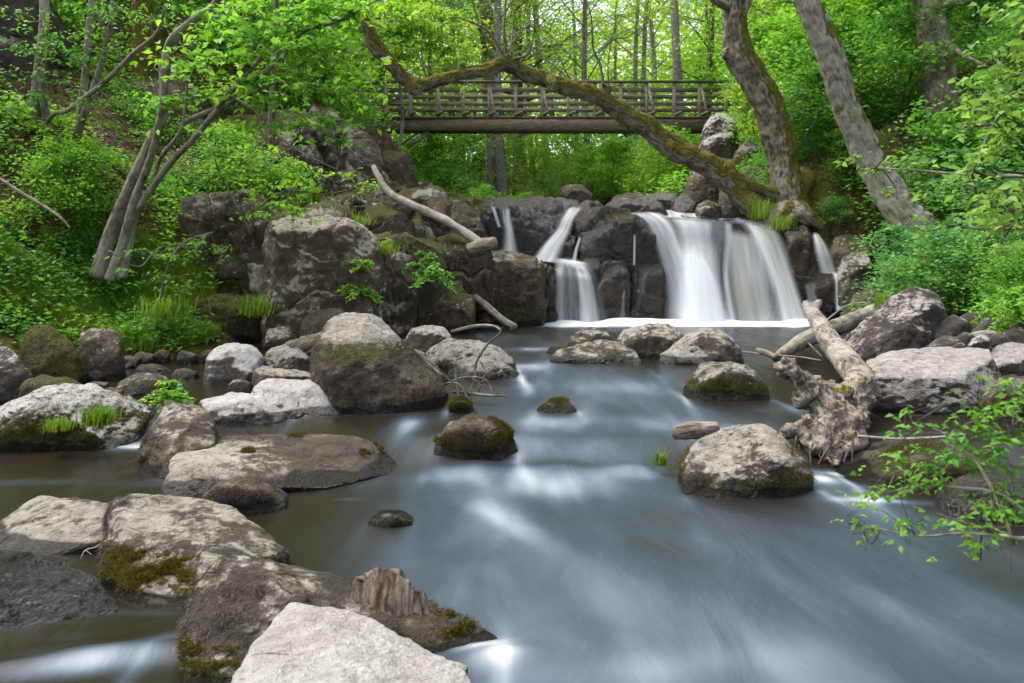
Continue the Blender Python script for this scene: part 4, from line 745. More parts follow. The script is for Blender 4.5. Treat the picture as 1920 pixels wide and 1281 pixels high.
# ================================================================ trees
def mossmask(dirv, amt, lich=.4, seed=0, lo=-.1, hi=.7):
    dv = np.array(dirv, float); dv /= np.linalg.norm(dv)
    def f(V, n):
        s = n @ dv; fn = fbm(V*3.1, 3, seed)
        m = np.zeros((len(V), 4)); m[:, 1] = np.clip(amt*sstep(lo, hi, s+.35*fn), 0, 1); m[:, 0] = np.clip(lich+.3*fn, 0, 1); return m
    return f
def plain(lich=.3): return lambda V, n: np.tile(np.array([[lich, 0, 0, 0]]), (len(V), 1))
def gen_tree(rng, H, r0, nl, h0, cr, NL, lean=.3, up=.5, tw=5, sig=.16, wig=.25):
    k = 7; tp = np.cumsum(np.vstack([[0, 0, 0], np.stack([rng.normal(lean/k, wig/k*2, k), rng.normal(0, wig/k*2, k), np.full(k, H/k)], 1)]), axis=0)
    tubes = [tube(tp, [r0*1.25, r0, r0*.8, r0*.55, r0*.15], 18, 8, .08, int(rng.integers(999)))]
    C = []; az = rng.uniform(0, 6.28)
    for i in range(nl):
        h = h0+(1-h0)*(i+rng.random()*.8)/nl; h = min(h, .98)
        b = resample(tp, 101)[int(h*100)]; az += 2.4+rng.normal(0, .3)
        L = cr*(1-.55*max(0, (h-h0)/(1-h0)))*rng.uniform(.65, 1.15); d = np.array([math.cos(az), math.sin(az), 0])
        mid = b+d*L*.55+[0, 0, L*up*.45]; en = b+d*L+[0, 0, L*up*rng.uniform(.4, 1.1)]
        rr = r0*.38*(1-h*.7); tubes.append(tube([b, mid, en], [rr, rr*.6, rr*.15], 7, 5))
        pl = resample([b, mid, en], 20)
        for j in range(tw):
            q = pl[int(rng.uniform(5, 19))]; dd = d*rng.uniform(.1, .7)+rng.normal(0, .6, 3)*[1, 1, .5]; dd /= np.linalg.norm(dd); l2 = L*rng.uniform(.25, .5)
            e2 = q+dd*l2+[0, 0, .1*l2]; tubes.append(tube([q, (q+e2)/2+rng.normal(0, .05*l2, 3), e2], [rr*.3, rr*.1], 4, 3))
            nn = max(2, int(NL/(nl*tw))); s = rng.uniform(.3, 1.1, nn)[:, None]
            C.append(q+(e2-q)*s+rng.normal(0, sig*L, (nn, 3))*[1, 1, .45])
    return join(tubes), np.concatenate(C)
def tree_thing(name, label, cat, loc, gen, leafm, barkm, lsize, rng, group=None, near=False, tilt=.6, **lk):
    (V, Fq), C = gen; t_ = empty(name, loc); tag(t_, label, cat, group); L0 = np.asarray(loc, float)
    tube_obj('trunk', [(V+np.r_[L0, 0, 0, 0], Fq)], M[barkm], t_, L0, plain(.35))
    leaf_obj('crown', C+L0, lsize, rng, M[leafm], t_, L0, near=near, tilt=tilt, **lk); return t_
def dup(root, loc, rotz, sc, label, group=None):
    r = root.copy(); COL.objects.link(r); r.location = [float(c) for c in loc]; r.rotation_euler = (0, 0, rotz); r.scale = (sc, sc, sc); r['label'] = label
    if group: r['group'] = group
    for ch in list(root.children):
        c_ = ch.copy(); COL.objects.link(c_); c_.parent = r
        c_.matrix_parent_inverse = ch.matrix_parent_inverse.copy()
        for g in ch.children: d_ = g.copy(); COL.objects.link(d_); d_.parent = c_
    return r
KINDS = {}
def proto(key, **k):
    KINDS[key] = k
proto('airy', name='forest_tree', cat='tree', gen=lambda r: gen_tree(r, 15, .14, 26, .16, 4.2, 7000, .6, .5), leafm='leaf_yellow', barkm='bark', ls=.18)
proto('green', name='forest_tree', cat='tree', gen=lambda r: gen_tree(r, 13, .13, 28, .10, 4.0, 10000, .5, .4), leafm='leaf_bright', barkm='darkb', ls=.17)
proto('pale', name='birch_tree', cat='tree', gen=lambda r: gen_tree(r, 15, .12, 16, .4, 2.6, 3500, .5, .9), leafm='leaf_yellow', barkm='paleb', ls=.13)
proto('twiggy', name='twiggy_tree', cat='tree', gen=lambda r: gen_tree(r, 15, .14, 34, .25, 3.6, 4200, .4, 1.0, 9), leafm='leaf_yellow', barkm='paleb', ls=.11)
proto('oak', name='thick_tree', cat='tree', gen=lambda r: gen_tree(r, 17, .36, 24, .30, 5.0, 8000, .3, .5), leafm='leaf_yellow', barkm='darkb', ls=.17)
proto('bush', name='bush', cat='bush', gen=lambda r: gen_tree(r, 2.2, .03, 26, .02, 1.3, 5200, .1, .9, 6, .2), leafm='leaf_bright', barkm='darkb', ls=.11)
proto('ybush', name='bush', cat='bush', gen=lambda r: gen_tree(r, 2.6, .03, 30, .02, 1.2, 5200, .1, 1.1, 6, .2), leafm='leaf_yellow', barkm='darkb', ls=.10)
proto('mbush', name='bush', cat='bush', gen=lambda r: gen_tree(r, 1.9, .025, 26, .02, 1.25, 5600, .1, .8, 6, .2), leafm='leaf_mid', barkm='darkb', ls=.10)
proto('dbush', name='bush', cat='bush', gen=lambda r: gen_tree(r, 2.0, .025, 26, .02, 1.2, 5600, .1, .8, 6, .2), leafm='leaf_dark', barkm='darkb', ls=.09)
proto('cbush', name='bush', cat='bush', gen=lambda r: gen_tree(r, 1.3, .015, 30, .02, 1.0, 4600, .1, .7, 7, .16), leafm='leaf_cool', barkm='darkb', ls=.078)
made = {}
def plant(key, px, Y, label, sc=1., group=None, z=None, x=None):
    k = KINDS[key]; x = (px-960)/F*Y if x is None else x; z = gz(x, Y)-.08 if z is None else z
    if len(made.get(key, [])) < (3 if key in ('airy', 'green', 'bush', 'mbush') else 2):
        r = np.random.default_rng(len(made.get(key, []))*77+len(key)*7+ord(key[0])); o = tree_thing(k['name'], label, k['cat'], (x, Y, z), k['gen'](r), k['leafm'], k['barkm'], k['ls'], r, group)
        o.scale = (sc, sc, sc); o.rotation_euler = (0, 0, rng.uniform(0, 6.28)); made.setdefault(key, []).append(o)
    else:
        o = dup(made[key][int(rng.integers(len(made[key])))], (x, Y, z), rng.uniform(0, 6.28), sc, label); o.pop('group', None)
        if group: o['group'] = group
    o.rotation_euler.x = rng.normal(0, .04); return o
# --- beyond the bridge
plant('oak', 940, 33, 'thick grey trunk tree seen beneath the bridge, left of centre', 1.)
plant('oak', 975, 36, 'second thick tree close behind the thick grey trunk under the bridge', .85)
plant('pale', 915, 30, 'slim pale leaning birch just left of the thick grey trunk', .75)
plant('pale', 1190, 35, 'left one of the two pale slender trunks under the bridge', .9)
plant('pale', 1204, 36, 'right one of the two pale slender trunks under the bridge', 1.)
plant('pale', 1272, 27, 'pale tree with stout leaning trunk beside the arching trunk', 1.2)
plant('twiggy', 950, 27, 'bare-twigged tree rising behind the crest of the arching trunk', 1.)
plant('twiggy', 1035, 38, 'tall twiggy tree over the middle of the bridge', 1.1)
plant('twiggy', 1110, 31, 'twiggy thin tree over the right half of the bridge', .9)
plant('twiggy', 1230, 42, 'grey twiggy tree below the white sky gap', 1.1)
plant('airy', 1320, 30, 'yellow-green tree over the right bridge end', .9)
plant('airy', 1400, 36, 'yellow-green tree behind the burly mossy trunk', 1.)
plant('green', 800, 29, 'bright green tree over the left third of the bridge', .8)
plant('green', 720, 27, 'bright green tree at the left bridge end', .9)
plant('green', 640, 31, 'bright tree high behind the left cliff', 1.)
plant('airy', 870, 40, 'yellowish tree behind the left third of the bridge', 1.1)
plant('green', 560, 25, 'leafy tree above the upper rock wall', .9)
plant('green', 470, 23, 'leafy tree left of the upper rock wall', .8)
plant('airy', 380, 24, 'yellow-green tree at the top left behind the grey outcrop', .9)
plant('green', 180, 20, 'green tree above the fissured wall at the left', .8)
plant('green', 60, 19, 'green tree at the far upper left above the crag', .8)
plant('airy', 1150, 50, 'distant pale green tree directly under the white sky gap', .8)
plant('airy', 1000, 52, 'distant yellow-green tree behind the centre of the bridge', 1.3)
plant('airy', 760, 50, 'distant yellow-green tree behind the left bridge end', 1.3)
plant('green', 1480, 26, 'bright green tree between burly trunk and grey leaning trunk', .9)
plant('green', 1600, 24, 'bright green tree behind the grey leaning trunk', .9)
plant('pale', 1630, 28, 'pale-stemmed tree behind the grey leaning trunk', 1.)
plant('green', 1690, 27, 'bright green tree between the leaning trunk and the right upright trunk', 1.)
plant('green', 1840, 24, 'green tree right of the upright trunk', .9)
plant('airy', 1780, 40, 'yellowish tree behind the upright trunk', 1.)
plant('airy', 1560, 44, 'distant yellow-green tree at the upper right', 1.2)
for k, (a, Y, s) in enumerate([(830, 60, 1.3), (950, 64, 1.3), (1080, 62, 1.2), (1330, 60, 1.2), (1450, 62, 1.3), (640, 58, 1.3), (520, 55, 1.3), (1700, 58, 1.3), (1850, 56, 1.3), (390, 50, 1.3), (250, 44, 1.2), (90, 40, 1.1), (1980, 44, 1.2)]):
    plant('airy' if k % 3 else 'green', a, Y, 'distant spring-green tree on the wooded slope behind', s, 'distant trees on the wooded slope')
# bushes under and beyond the bridge
for a in [('bush', 790, 25, 'bright bush under the left part of the bridge', 1.1), ('mbush', 850, 23, 'dark green bush at the water end below the bridge', .9), ('ybush', 1010, 28, 'round yellow-green bush right of the thick grey trunk', 1.1),
          ('ybush', 1060, 31, 'pale willow-like bush under the middle of the bridge', 1.2), ('bush', 1110, 29, 'bush behind the perched boulder', 1.), ('bush', 1155, 27, 'green bush left of the two pale slender trunks', .9),
          ('ybush', 1235, 29, 'yellowish bush beside the pale stout leaning trunk', 1.), ('bush', 1262, 22, 'bright bush at the foot of the stout pale tree', .7), ('mbush', 880, 36, 'shaded bush behind the slim pale birch', 1.5), ('bush', 760, 33, 'bush beneath the left bridge end', 1.5),
          ('bush', 960, 45, 'far bush behind the thick trunk', 2.), ('mbush', 1130, 44, 'far bush behind the middle of the bridge', 2.), ('bush', 1300, 40, 'far bush behind the right bridge end', 2.), ('bush', 830, 48, 'far bush behind the left part of the bridge', 2.2),
          ('ybush', 1405, 20, 'glowing yellow-green bush at the right bridge end', .8), ('bush', 900, 21, 'low bright bush on the left end of the lip', .5), ('bush', 965, 22, 'low bright bush behind the reddish lip rock', .45)]:
    plant(*a)
# right bank bushes
for a in [('bush', 1530, 18, 'bright bush behind the burly trunk', 1.2), ('bush', 1620, 19, 'tall bright bush behind the grey leaning trunk', 1.5), ('mbush', 1560, 16.6, 'dense green bush between burly and leaning trunks', 1.0), ('dbush', 1530, 16.2, 'dark green bush beside the burly trunk foot', .7),
          ('mbush', 1690, 16, 'green bush right of the leaning trunk', 1.2), ('dbush', 1610, 15.3, 'low dark bush in front of the shaded mossy boulder', .6), ('mbush', 1760, 14.5, 'green bush before the upright trunk', 1.1), ('cbush', 1705, 12.5, 'cool-green leafy bush covering the leaning trunk foot', .9), ('mbush', 1830, 13.5, 'green bush right of the upright trunk foot', 1.2), ('cbush', 1800, 11.2, 'wide cool-green bush above the pyramid boulder', 1.0), ('cbush', 1735, 11.0, 'small-leaved bush above the mossy dark foot rock', .8), ('cbush', 1820, 10.4, 'tangled small-leaved bush behind the shore stones', .9), ('bush', 1905, 9.4, 'low bright fern-like bush over the shore stones', .38), ('cbush', 1890, 11.5, 'cool-green bush at the right edge above the bright fern-like bush', 1.2),
          ('mbush', 1940, 14, 'leafy bush at the right edge, mid height', 1.3), ('bush', 1720, 20, 'bright bush above the upright trunk foot', 1.6), ('bush', 1860, 18, 'bright bush upper right', 1.6), ('bush', 1500, 21, 'bright bush behind the big rounded boulder', 1.4), ('mbush', 1900, 21, 'large bush in the upper right corner', 2.),
          ('cbush', 1560, 15.2, 'thin pale bush hugging the lip right of the burly trunk', .4)]:
    plant(*a)
# left bank bushes
for a in [('bush', 110, 10.2, 'leafy sprig bush left of the many-stemmed tree foot', .5), ('bush', 440, 12.4, 'bright bush on the ledge above the lichen cliff', .55), ('bush', 540, 12.6, 'grassy bright bush crowning the lichen cliff', .45), ('mbush', 30, 14, 'green bush at the left edge under the fissured wall', .9), ('bush', 500, 15.8, 'bright bush on the upper rock wall', 1.1), ('bush', 620, 17, 'bright bush topping the grey upper cliff', 1.1), ('bush', 300, 17, 'bright bush behind the mossy background trunk', 1.2), ('mbush', 100, 17, 'bush above the fissured wall', 1.2), ('bush', 640, 20, 'bright bush beside the left bridge footing', .8), ('mbush', 420, 18.5, 'bush high above the upper rock wall', 1.4)]:
    plant(*a)
# far wood that reads as one mass
N = 110000; fy = rng.uniform(66, 130, N); fx = rng.uniform(-1.05, 1.05, N)*fy*.85; fz = ground_z(fx, fy)
hh = rng.random(N)**.8*(15+5*fbm(xyz(fx*.12, fy*.12), 2, 3))
keep = fbm(np.stack([fx*.35, fy*.35, hh*.45], 1), 3, 12) > -.3
C = np.stack([fx, fy, fz+hh], 1)[keep]
struct(leaf_obj('distant_forest', C, .75, rng, M['leaf_yellow'], tilt=.9), 'stuff')
# ================================================================ the big trunks on the right
def trunk_tree(name, label, path, radii, mask, seed, segs=28, extra=(), cat='tree', n=None, rough=.10, mat='bark', freq=4.):
    org = P(*path[0]); t_ = empty(name, org); tag(t_, label, cat)
    big = radii[0] > .15; bk = .034*max(radii)/.3 if big else 0.
    parts = [tube([P(*p) for p in path], radii, (n or 190), 64 if big else segs, rough, seed, freq, barkr=bk)]
    for pp, rr in extra: parts.append(tube([P(*p) for p in pp], rr, 50, 40 if big else 16, rough, seed+3, freq, barkr=bk*.8))
    tube_obj('trunk', parts, M[mat], t_, org, mask); return t_
def branches(t_, specs, mat='bark', lich=.5, name='branch'):
    for pp, rr in specs:
        L = [P(*p) for p in pp]; parts = [tube(L, rr, max(8, 4*len(L)), 7, .06, 5)]
        o = tube_obj(name, parts, M[mat], t_, L[0], plain(lich))
    return t_
def twigs_from(L, n, ln, r, rng, up=.4):
    pl = resample(L, 60); out = []
    for k in range(n):
        q = pl[int(rng.uniform(8, 59))]; d = rng.normal(0, 1, 3)+[0, 0, up]; d /= np.linalg.norm(d); l = ln*rng.uniform(.4, 1.2)
        m = q+d*l*.5+rng.normal(0, .08*l, 3); e = q+d*l+rng.normal(0, .12*l, 3)+[0, 0, .15*l]; out.append(tube([q, m, e], [r, r*.6, r*.2], 6, 4))
    return out
t1 = trunk_tree('burly_tree', 'burly mossy tree with knobbly bend and spreading roots at the right bridge end',
    [(1486, 425, 15.3), (1482, 390, 15.4), (1475, 350, 15.45), (1468, 300, 15.5), (1456, 250, 15.5), (1442, 200, 15.5), (1413, 150, 15.5), (1387, 105, 15.5), (1380, 60, 15.5), (1376, 0, 15.5), (1368, -90, 15.5), (1350, -300, 15.5)],
    [.42, .35, .31, .29, .29, .30, .29, .285, .24, .22, .20, .15], mossmask((.9, -.25, .35), .95, .45, 3, .05, .75), 3,
    extra=[([(1480, 395, 15.3), (1455, 412, 15.1), (1440, 440, 14.9)], [.3, .2, .1]), ([(1485, 395, 15.3), (1510, 405, 15.0), (1545, 425, 14.9)], [.3, .18, .08]), ([(1388, 118, 15.5), (1368, 102, 15.45), (1357, 98, 15.4)], [.2, .16, .08]),
           ([(1478, 380, 15.4), (1500, 345, 15.9), (1512, 330, 16.2)], [.3, .3, .2])])
branches(t1, [([(1378, 40, 15.5), (1398, 15, 15.4), (1412, -30, 15.3)], [.12, .08, .05]), ([(1380, 20, 15.5), (1340, 0, 15.3), (1300, -40, 15.2)], [.1, .07, .04])])
t2 = trunk_tree('leaning_tree', 'grey tree trunk leaning left, brown and mossy towards its foot, on the right bank',
    [(1752, 480, 12.6), (1724, 435, 12.7), (1690, 395, 12.8), (1632, 300, 13.), (1588, 200, 13.), (1554, 100, 13.), (1512, 0, 13.), (1470, -110, 13.), (1420, -260, 13.)],
    [.33, .30, .275, .235, .215, .205, .19, .17, .12], mossmask((.85, -.3, -.3), .75, .75, 8, .25, .8), 8)
t3 = trunk_tree('upright_tree', 'upright grey tree with a dark bark scar at the upper right',
    [(1815, 440, 15.2), (1805, 380, 15.2), (1795, 300, 15.2), (1772, 220, 15.2), (1760, 140, 15.2), (1750, 70, 15.2), (1743, 0, 15.2), (1733, -120, 15.2), (1720, -300, 15.2)],
    [.42, .36, .33, .30, .29, .28, .275, .25, .2], mossmask((.6, -.6, .1), .15, .55, 12), 12)
branches(t3, [([(1762, 70, 15.1), (1800, 100, 14.6), (1850, 125, 14.2)], [.07, .05, .02]), ([(1755, 20, 15.1), (1790, 5, 14.9), (1850, -5, 14.7)], [.13, .09, .05])])
# the arching trunk
ap = [(1425, 405, 15.2), (1385, 365, 15.2), (1345, 322, 15.1), (1300, 295, 15.), (1255, 270, 14.9), (1215, 240, 14.8), (1185, 222, 14.7), (1150, 200, 14.6), (1118, 182, 14.5), (1070, 165, 14.4), (1020, 150, 14.3), (985, 138, 14.2), (950, 118, 14.1), (915, 130, 14.), (870, 138, 13.9), (825, 150, 13.8), (785, 158, 13.7), (758, 146, 13.6), (738, 124, 13.5), (712, 95, 13.4), (690, 55, 13.3), (668, 10, 13.2), (650, -40, 13.1)]
at = trunk_tree('arching_tree', 'mossy bent trunk arching across the stream in front of the bridge', ap, [.22, .20, .21, .20, .19, .175, .19, .175, .16, .15, .16, .145, .15, .125, .115, .11, .125, .13, .13, .125, .115, .105, .09],
    mossmask((.1, -.30, .95), .95, .5, 21, -.4, .6), 21, n=420, segs=28, rough=.34, freq=3.2,
    extra=[([(1345, 318, 15.1), (1375, 335, 15.2), (1410, 350, 15.3), (1470, 372, 15.4)], [.22, .2, .17, .12]), ([(1362, 330, 15.1), (1392, 372, 15.), (1412, 398, 14.9)], [.2, .17, .15]),
           ([(1130, 190, 14.6), (1138, 172, 14.55), (1140, 160, 14.5)], [.12, .09, .05]), ([(955, 122, 14.1), (950, 112, 14.05), (946, 104, 14.)], [.13, .1, .06]), ([(1030, 150, 14.25), (1038, 163, 14.1), (1040, 170, 14.05)], [.11, .10, .05]), ([(1245, 262, 14.9), (1255, 276, 14.7), (1258, 284, 14.65)], [.12, .10, .04]), ([(870, 140, 13.9), (866, 126, 13.85), (868, 118, 13.8)], [.08, .06, .03]), ([(760, 150, 13.6), (775, 165, 13.6), (790, 168, 13.6)], [.12, .11, .05])])
branches(at, [([(952, 112, 14.05), (945, 60, 14.), (948, -10, 14.), (940, -90, 14.)], [.035, .025, .02, .01]), ([(950, 112, 14.05), (918, 62, 13.9), (880, 40, 13.7), (840, 30, 13.5)], [.03, .022, .016, .008]),
              ([(955, 112, 14.05), (990, 100, 13.9), (1002, 50, 13.9), (998, 0, 13.8)], [.03, .02, .014, .006]), ([(1132, 165, 14.5), (1125, 120, 14.5), (1112, 90, 14.4), (1108, 30, 14.3), (1090, -30, 14.3)], [.03, .022, .018, .012, .006]),
              ([(1122, 100, 14.4), (1150, 75, 14.4), (1180, 68, 14.3), (1215, 40, 14.2)], [.018, .014, .01, .005]), ([(1138, 165, 14.5), (1165, 160, 14.4), (1185, 175, 14.2)], [.02, .012, .006]), ([(800, 152, 13.8), (790, 90, 13.7), (800, 20, 13.6)], [.02, .014, .006]),
              ([(1142, 165, 14.5), (1140, 120, 14.5), (1150, 60, 14.5), (1165, 10, 14.5)], [.018, .012, .008, .004]), ([(958, 105, 14.), (962, 50, 14.2), (975, -20, 14.3)], [.02, .015, .008])], lich=.35)
# ================================================================ the bridge
def bar(a, b, w, h):
    a = np.asarray(a, float); b = np.asarray(b, float); d = (b-a)/np.linalg.norm(b-a); s = np.cross(d, [0, 0, 1.]) if abs(d[2]) < .9 else np.cross(d, [0, 1., 0]); s /= np.linalg.norm(s); u = np.cross(s, d)
    V = np.array([p+s*w/2*i+u*h/2*j for p in (a, b) for i, j in ((-1, -1), (1, -1), (1, 1), (-1, 1))])
    return V, np.array([[0, 1, 2, 3], [7, 6, 5, 4], [0, 4, 5, 1], [1, 5, 6, 2], [2, 6, 7, 3], [3, 7, 4, 0]])
def bars(name, L, mat, parent):
    V, Fq = join(L); return mesh_obj(name, V, [Fq[:, ::-1]], M[mat], parent, smooth=False)
YN, YF = 23.3, 24.3
x0, x1 = (640-960)/F*YN, (1432-960)/F*YN
def zz(py): return CAMZ+(520-py)/F*YN
br = empty('footbridge', ((x0+x1)/2, (YN+YF)/2, zz(222))); tag(br, 'weathered wooden footbridge with plank railings spanning above the falls', 'bridge')
for Yb, zc, hh_ in ((YN, zz(235.5), .32), (YF, zz(232), .2)):
    bars('beam', [bar((x0, Yb, zc), (x1, Yb, zc), .2, hh_)], 'beam', br)
deck = []
xx = x0
while xx < x1-.2:
    deck.append(bar((xx+.07, YN-.22, zz(222)+.0), (xx+.07, YF+.22, zz(222)+.0), .135, .06)); xx += .15
bars('deck', deck, 'beam', br)
for Yb, sg in ((YN-.02, -1), (YF+.02, 1)):
    bars('handrail', [bar((x0, Yb+sg*.02, zz(154)), (x1, Yb+sg*.02, zz(154)), .15, .055)], 'plank', br)
    for py, h in ((168, .125), (194, .115)):
        bars('rail_plank', [bar((x0, Yb-sg*.075, zz(py)), (x1, Yb-sg*.075, zz(py)), .03, h)], 'plank', br)
    k = 0; xx = (672-960)/F*YN+(0 if sg < 0 else .3)
    while xx < x1:
        r_ = np.random.default_rng(k*7+3*sg+9); lx = r_.normal(0, .015)
        bars('post', [bar((xx, Yb, zz(240)), (xx+lx, Yb, zz(155.5)), .10, .075)], 'post', br)
        bars('bracket', [bar((xx-.05, Yb+sg*.06, zz(219)), (xx+.16, Yb+sg*.36, zz(215)), .09, .07)], 'beam', br)
        if k % 2 == 1: bars('brace', [bar((xx+.14, Yb+sg*.34, zz(217)), (xx+.03, Yb+sg*.05, zz(166)), .07, .05)], 'post', br)
        xx += .768; k += 1
bars('strut', [bar((x0+1.9+(775-760)*0, YN+.1, zz(275)), (x0+2.55, YN+.1, zz(246)), .14, .12)], 'post', br)
# ================================================================ driftwood
def remesh(parts, vox):
    V, Fq = join(parts); V = V[:, :3]; o = mesh_obj('tmp', V, split_tri(Fq), None); md = o.modifiers.new('r', 'REMESH'); md.mode = 'VOXEL'; md.voxel_size = vox
    dg = bpy.context.evaluated_depsgraph_get(); me = bpy.data.meshes.new_from_object(o.evaluated_get(dg))
    v = np.empty(len(me.vertices)*3, np.float32); me.vertices.foreach_get('co', v); f = np.empty(len(me.loops), np.int32); me.loops.foreach_get('vertex_index', f)
    bpy.data.objects.remove(o); return v.reshape(-1, 3).astype(float), f.reshape(-1, 4)
def TB(pts, rr, n=24, segs=14): return tube([P(*p) for p in pts], rr, n, segs)
root = [TB([(1512, 572, 8.6), (1535, 605, 8.0), (1556, 640, 7.3), (1590, 682, 6.5), (1612, 715, 6.1), (1600, 755, 5.7), (1575, 790, 5.45)], [.055, .085, .10, .105, .115, .13, .12], 50),
        TB([(1538, 604, 8.05), (1527, 583, 8.4), (1536, 566, 8.5)], [.06, .05, .04]), TB([(1590, 765, 5.6), (1535, 738, 5.5), (1492, 705, 5.45), (1464, 676, 5.45)], [.13, .12, .085, .035]),
        TB([(1575, 750, 5.5), (1552, 800, 5.25), (1568, 874, 4.92)], [.14, .13, .035]), TB([(1560, 770, 5.4), (1515, 798, 5.25), (1470, 812, 5.2)], [.11, .08, .035]),
        TB([(1590, 760, 5.5), (1606, 800, 5.2), (1590, 850, 5.0)], [.10, .08, .025]), TB([(1600, 700, 6.3), (1622, 702, 6.2), (1626, 755, 5.9)], [.07, .07, .04]), TB([(1540, 745, 5.45), (1502, 745, 5.4), (1486, 725, 5.4)], [.10, .07, .03]), TB([(1545, 790, 5.3), (1520, 830, 5.15), (1535, 850, 5.05)], [.09, .06, .03])]
V, Fq = remesh(root, .013)
o = mesh_obj('driftwood_root', V, [Fq], M['driftroot'], origin=P(1570, 860, 5.2)); n = normals(o).astype(float)
rt = sstep(6.1, 5.6, V[:, 1])
q = V*np.array([9, 9, 3.2])
wq = V+.10*fbm(V*4, 3, 4)[:, None]
dsp = rt*(.045*fbm(V*4.5, 3, 6)+.042*(ridge(wq*np.array([11, 4, 9]), 3, 5)-.45)-.13*np.maximum(fbm(wq*6, 3, 16)-.2, 0))+.007*fbm(V*np.array([24, 8, 24]), 3, 7)
co = (V+n*dsp[:, None]-np.array(o.location)).astype(np.float32); o.data.vertices.foreach_set('co', co.ravel()); o.data.update()
f1 = fbm(V*4, 3, 11)
set_attr(o.data, 'mask', np.stack([np.clip(.55-.3*rt+.4*f1, 0, 1), np.clip(.5*f1*sstep(.1, .8, n[:, 2])*rt+.1, 0, 1), 0*f1, 0*f1], 1))
tag(o, 'bleached driftwood trunk with gnarled root end lying among the right boulders', 'driftwood')
r2 = np.random.default_rng(5); rl = []
for k in range(46):
    a = P(r2.uniform(1490, 1600), r2.uniform(815, 850), r2.uniform(5.0, 5.25)); e = a+r2.normal(0, .09, 3)+[0, -.08, -.16]; rl.append(tube([a, (a+e)/2+r2.normal(0, .03, 3), e], [.008, .005, .002], 6, 4))
tube_obj('rootlets', rl, M['darkb'], o, np.array(o.location), plain(.1))
def log(name, label, pts, rr, mat='drift', cat='log', lich=.4, moss=0., extra=(), n=50, segs=14, rough=.12):
    L = [P(*p) for p in pts]; parts = [tube(L, rr, n, segs, rough, len(pts), 6.)]+[tube([P(*p) for p in a], b, 14, 8, .05) for a, b in extra]
    o = tube_obj(name, parts, M[mat], None, L[0], mossmask((0, -.2, .9), moss, lich, 4)); return tag(o, label, cat)
log('fallen_log', 'dark grey log lying behind and across under the driftwood trunk', [(1455, 672, 8.0), (1500, 643, 8.5), (1545, 623, 8.9), (1600, 602, 9.3), (1648, 584, 9.6)], [.05, .085, .095, .105, .11], 'bark', lich=.6, extra=[([(1512, 640, 8.5), (1540, 668, 8.2)], [.012, .006])])
log('fallen_branch', 'long bleached branch slanting down the ledges with a broken orange end', [(700, 312, 13.), (708, 328, 12.9), (730, 362, 12.7), (770, 384, 12.5), (820, 406, 12.3), (860, 428, 12.1), (905, 462, 11.9)], [.035, .052, .065, .068, .07, .066, .085], lich=.75, rough=.2)
o = log('broken_stump', 'splintered orange-brown wood end on the ledge at the foot of the bleached branch', [(880, 470, 11.9), (905, 462, 11.85), (930, 456, 11.8)], [.10, .11, .08], n=24, lich=.1, rough=.35)
log('driftwood_stick', 'straight weathered stick leaning from the mossy cliff foot into the pool', [(870, 540, 12.2), (905, 568, 12.), (940, 598, 11.8), (966, 615, 11.7)], [.045, .055, .055, .06], lich=.4, cat='stick')
log('floating_branch', 'pale bent branch lying at the waterline below the cliff', [(845, 622, 11.2), (890, 612, 11.3), (925, 612, 11.2), (940, 620, 11.1)], [.02, .03, .022, .012], cat='branch', lich=.7)
log('driftwood_stick', 'short broken stick floating left of the dark grey log', [(1420, 656, 8.1), (1438, 662, 8.0), (1455, 670, 7.9)], [.025, .035, .03], cat='stick', lich=.2)
log('driftwood_stick', 'thin pale stick lying across the channel behind the green sprigs', [(1608, 818, 5.1), (1690, 823, 5.0), (1760, 820, 4.95), (1810, 814, 4.9)], [.009, .009, .008, .005], cat='stick', lich=.8)
log('driftwood_stick', 'slim reddish twig lying flat between the dome-shaped boulder and the dark log', [(1392, 660, 8.3), (1430, 664, 8.1), (1500, 670, 7.8), (1540, 676, 7.6)], [.01, .01, .009, .005], cat='stick', lich=.1)
log('broken_plank', 'broken weathered plank wedged behind the giant mossy boulder', [(540, 655, 7.8), (570, 645, 7.9), (610, 632, 8.0)], [.06, .075, .05], lich=.3, cat='plank', rough=.3, n=30)
log('driftwood_log', 'peeling orange wood chunk jammed behind the cream and grey boulder', [(1265, 812, 4.95), (1300, 806, 5.0), (1345, 803, 5.0)], [.045, .055, .04], lich=.1, cat='log', rough=.3, n=30)
log('shore_log', 'short pale log among the shore stones right of the pyramid boulder', [(1808, 636, 7.5), (1840, 630, 7.5), (1866, 628, 7.5)], [.04, .05, .035], lich=.5)
log('bare_branch', 'pale bare branch curving over the dark foot of the right bank', [(1550, 600, 12.), (1585, 575, 12.), (1620, 568, 11.9), (1660, 578, 11.8)], [.012, .014, .012, .006], cat='branch', lich=.8)
log('bare_branch', 'little forked pale twig hanging off the ridge-shaped boulder at lower left', [(198, 1012, 3.42), (180, 1026, 3.36), (160, 1032, 3.33), (150, 1050, 3.30)], [.004, .004, .003, .001], cat='twig', lich=.8, n=14, segs=6, extra=[([(160, 1032, 3.33), (172, 1040, 3.3)], [.002, .001])])
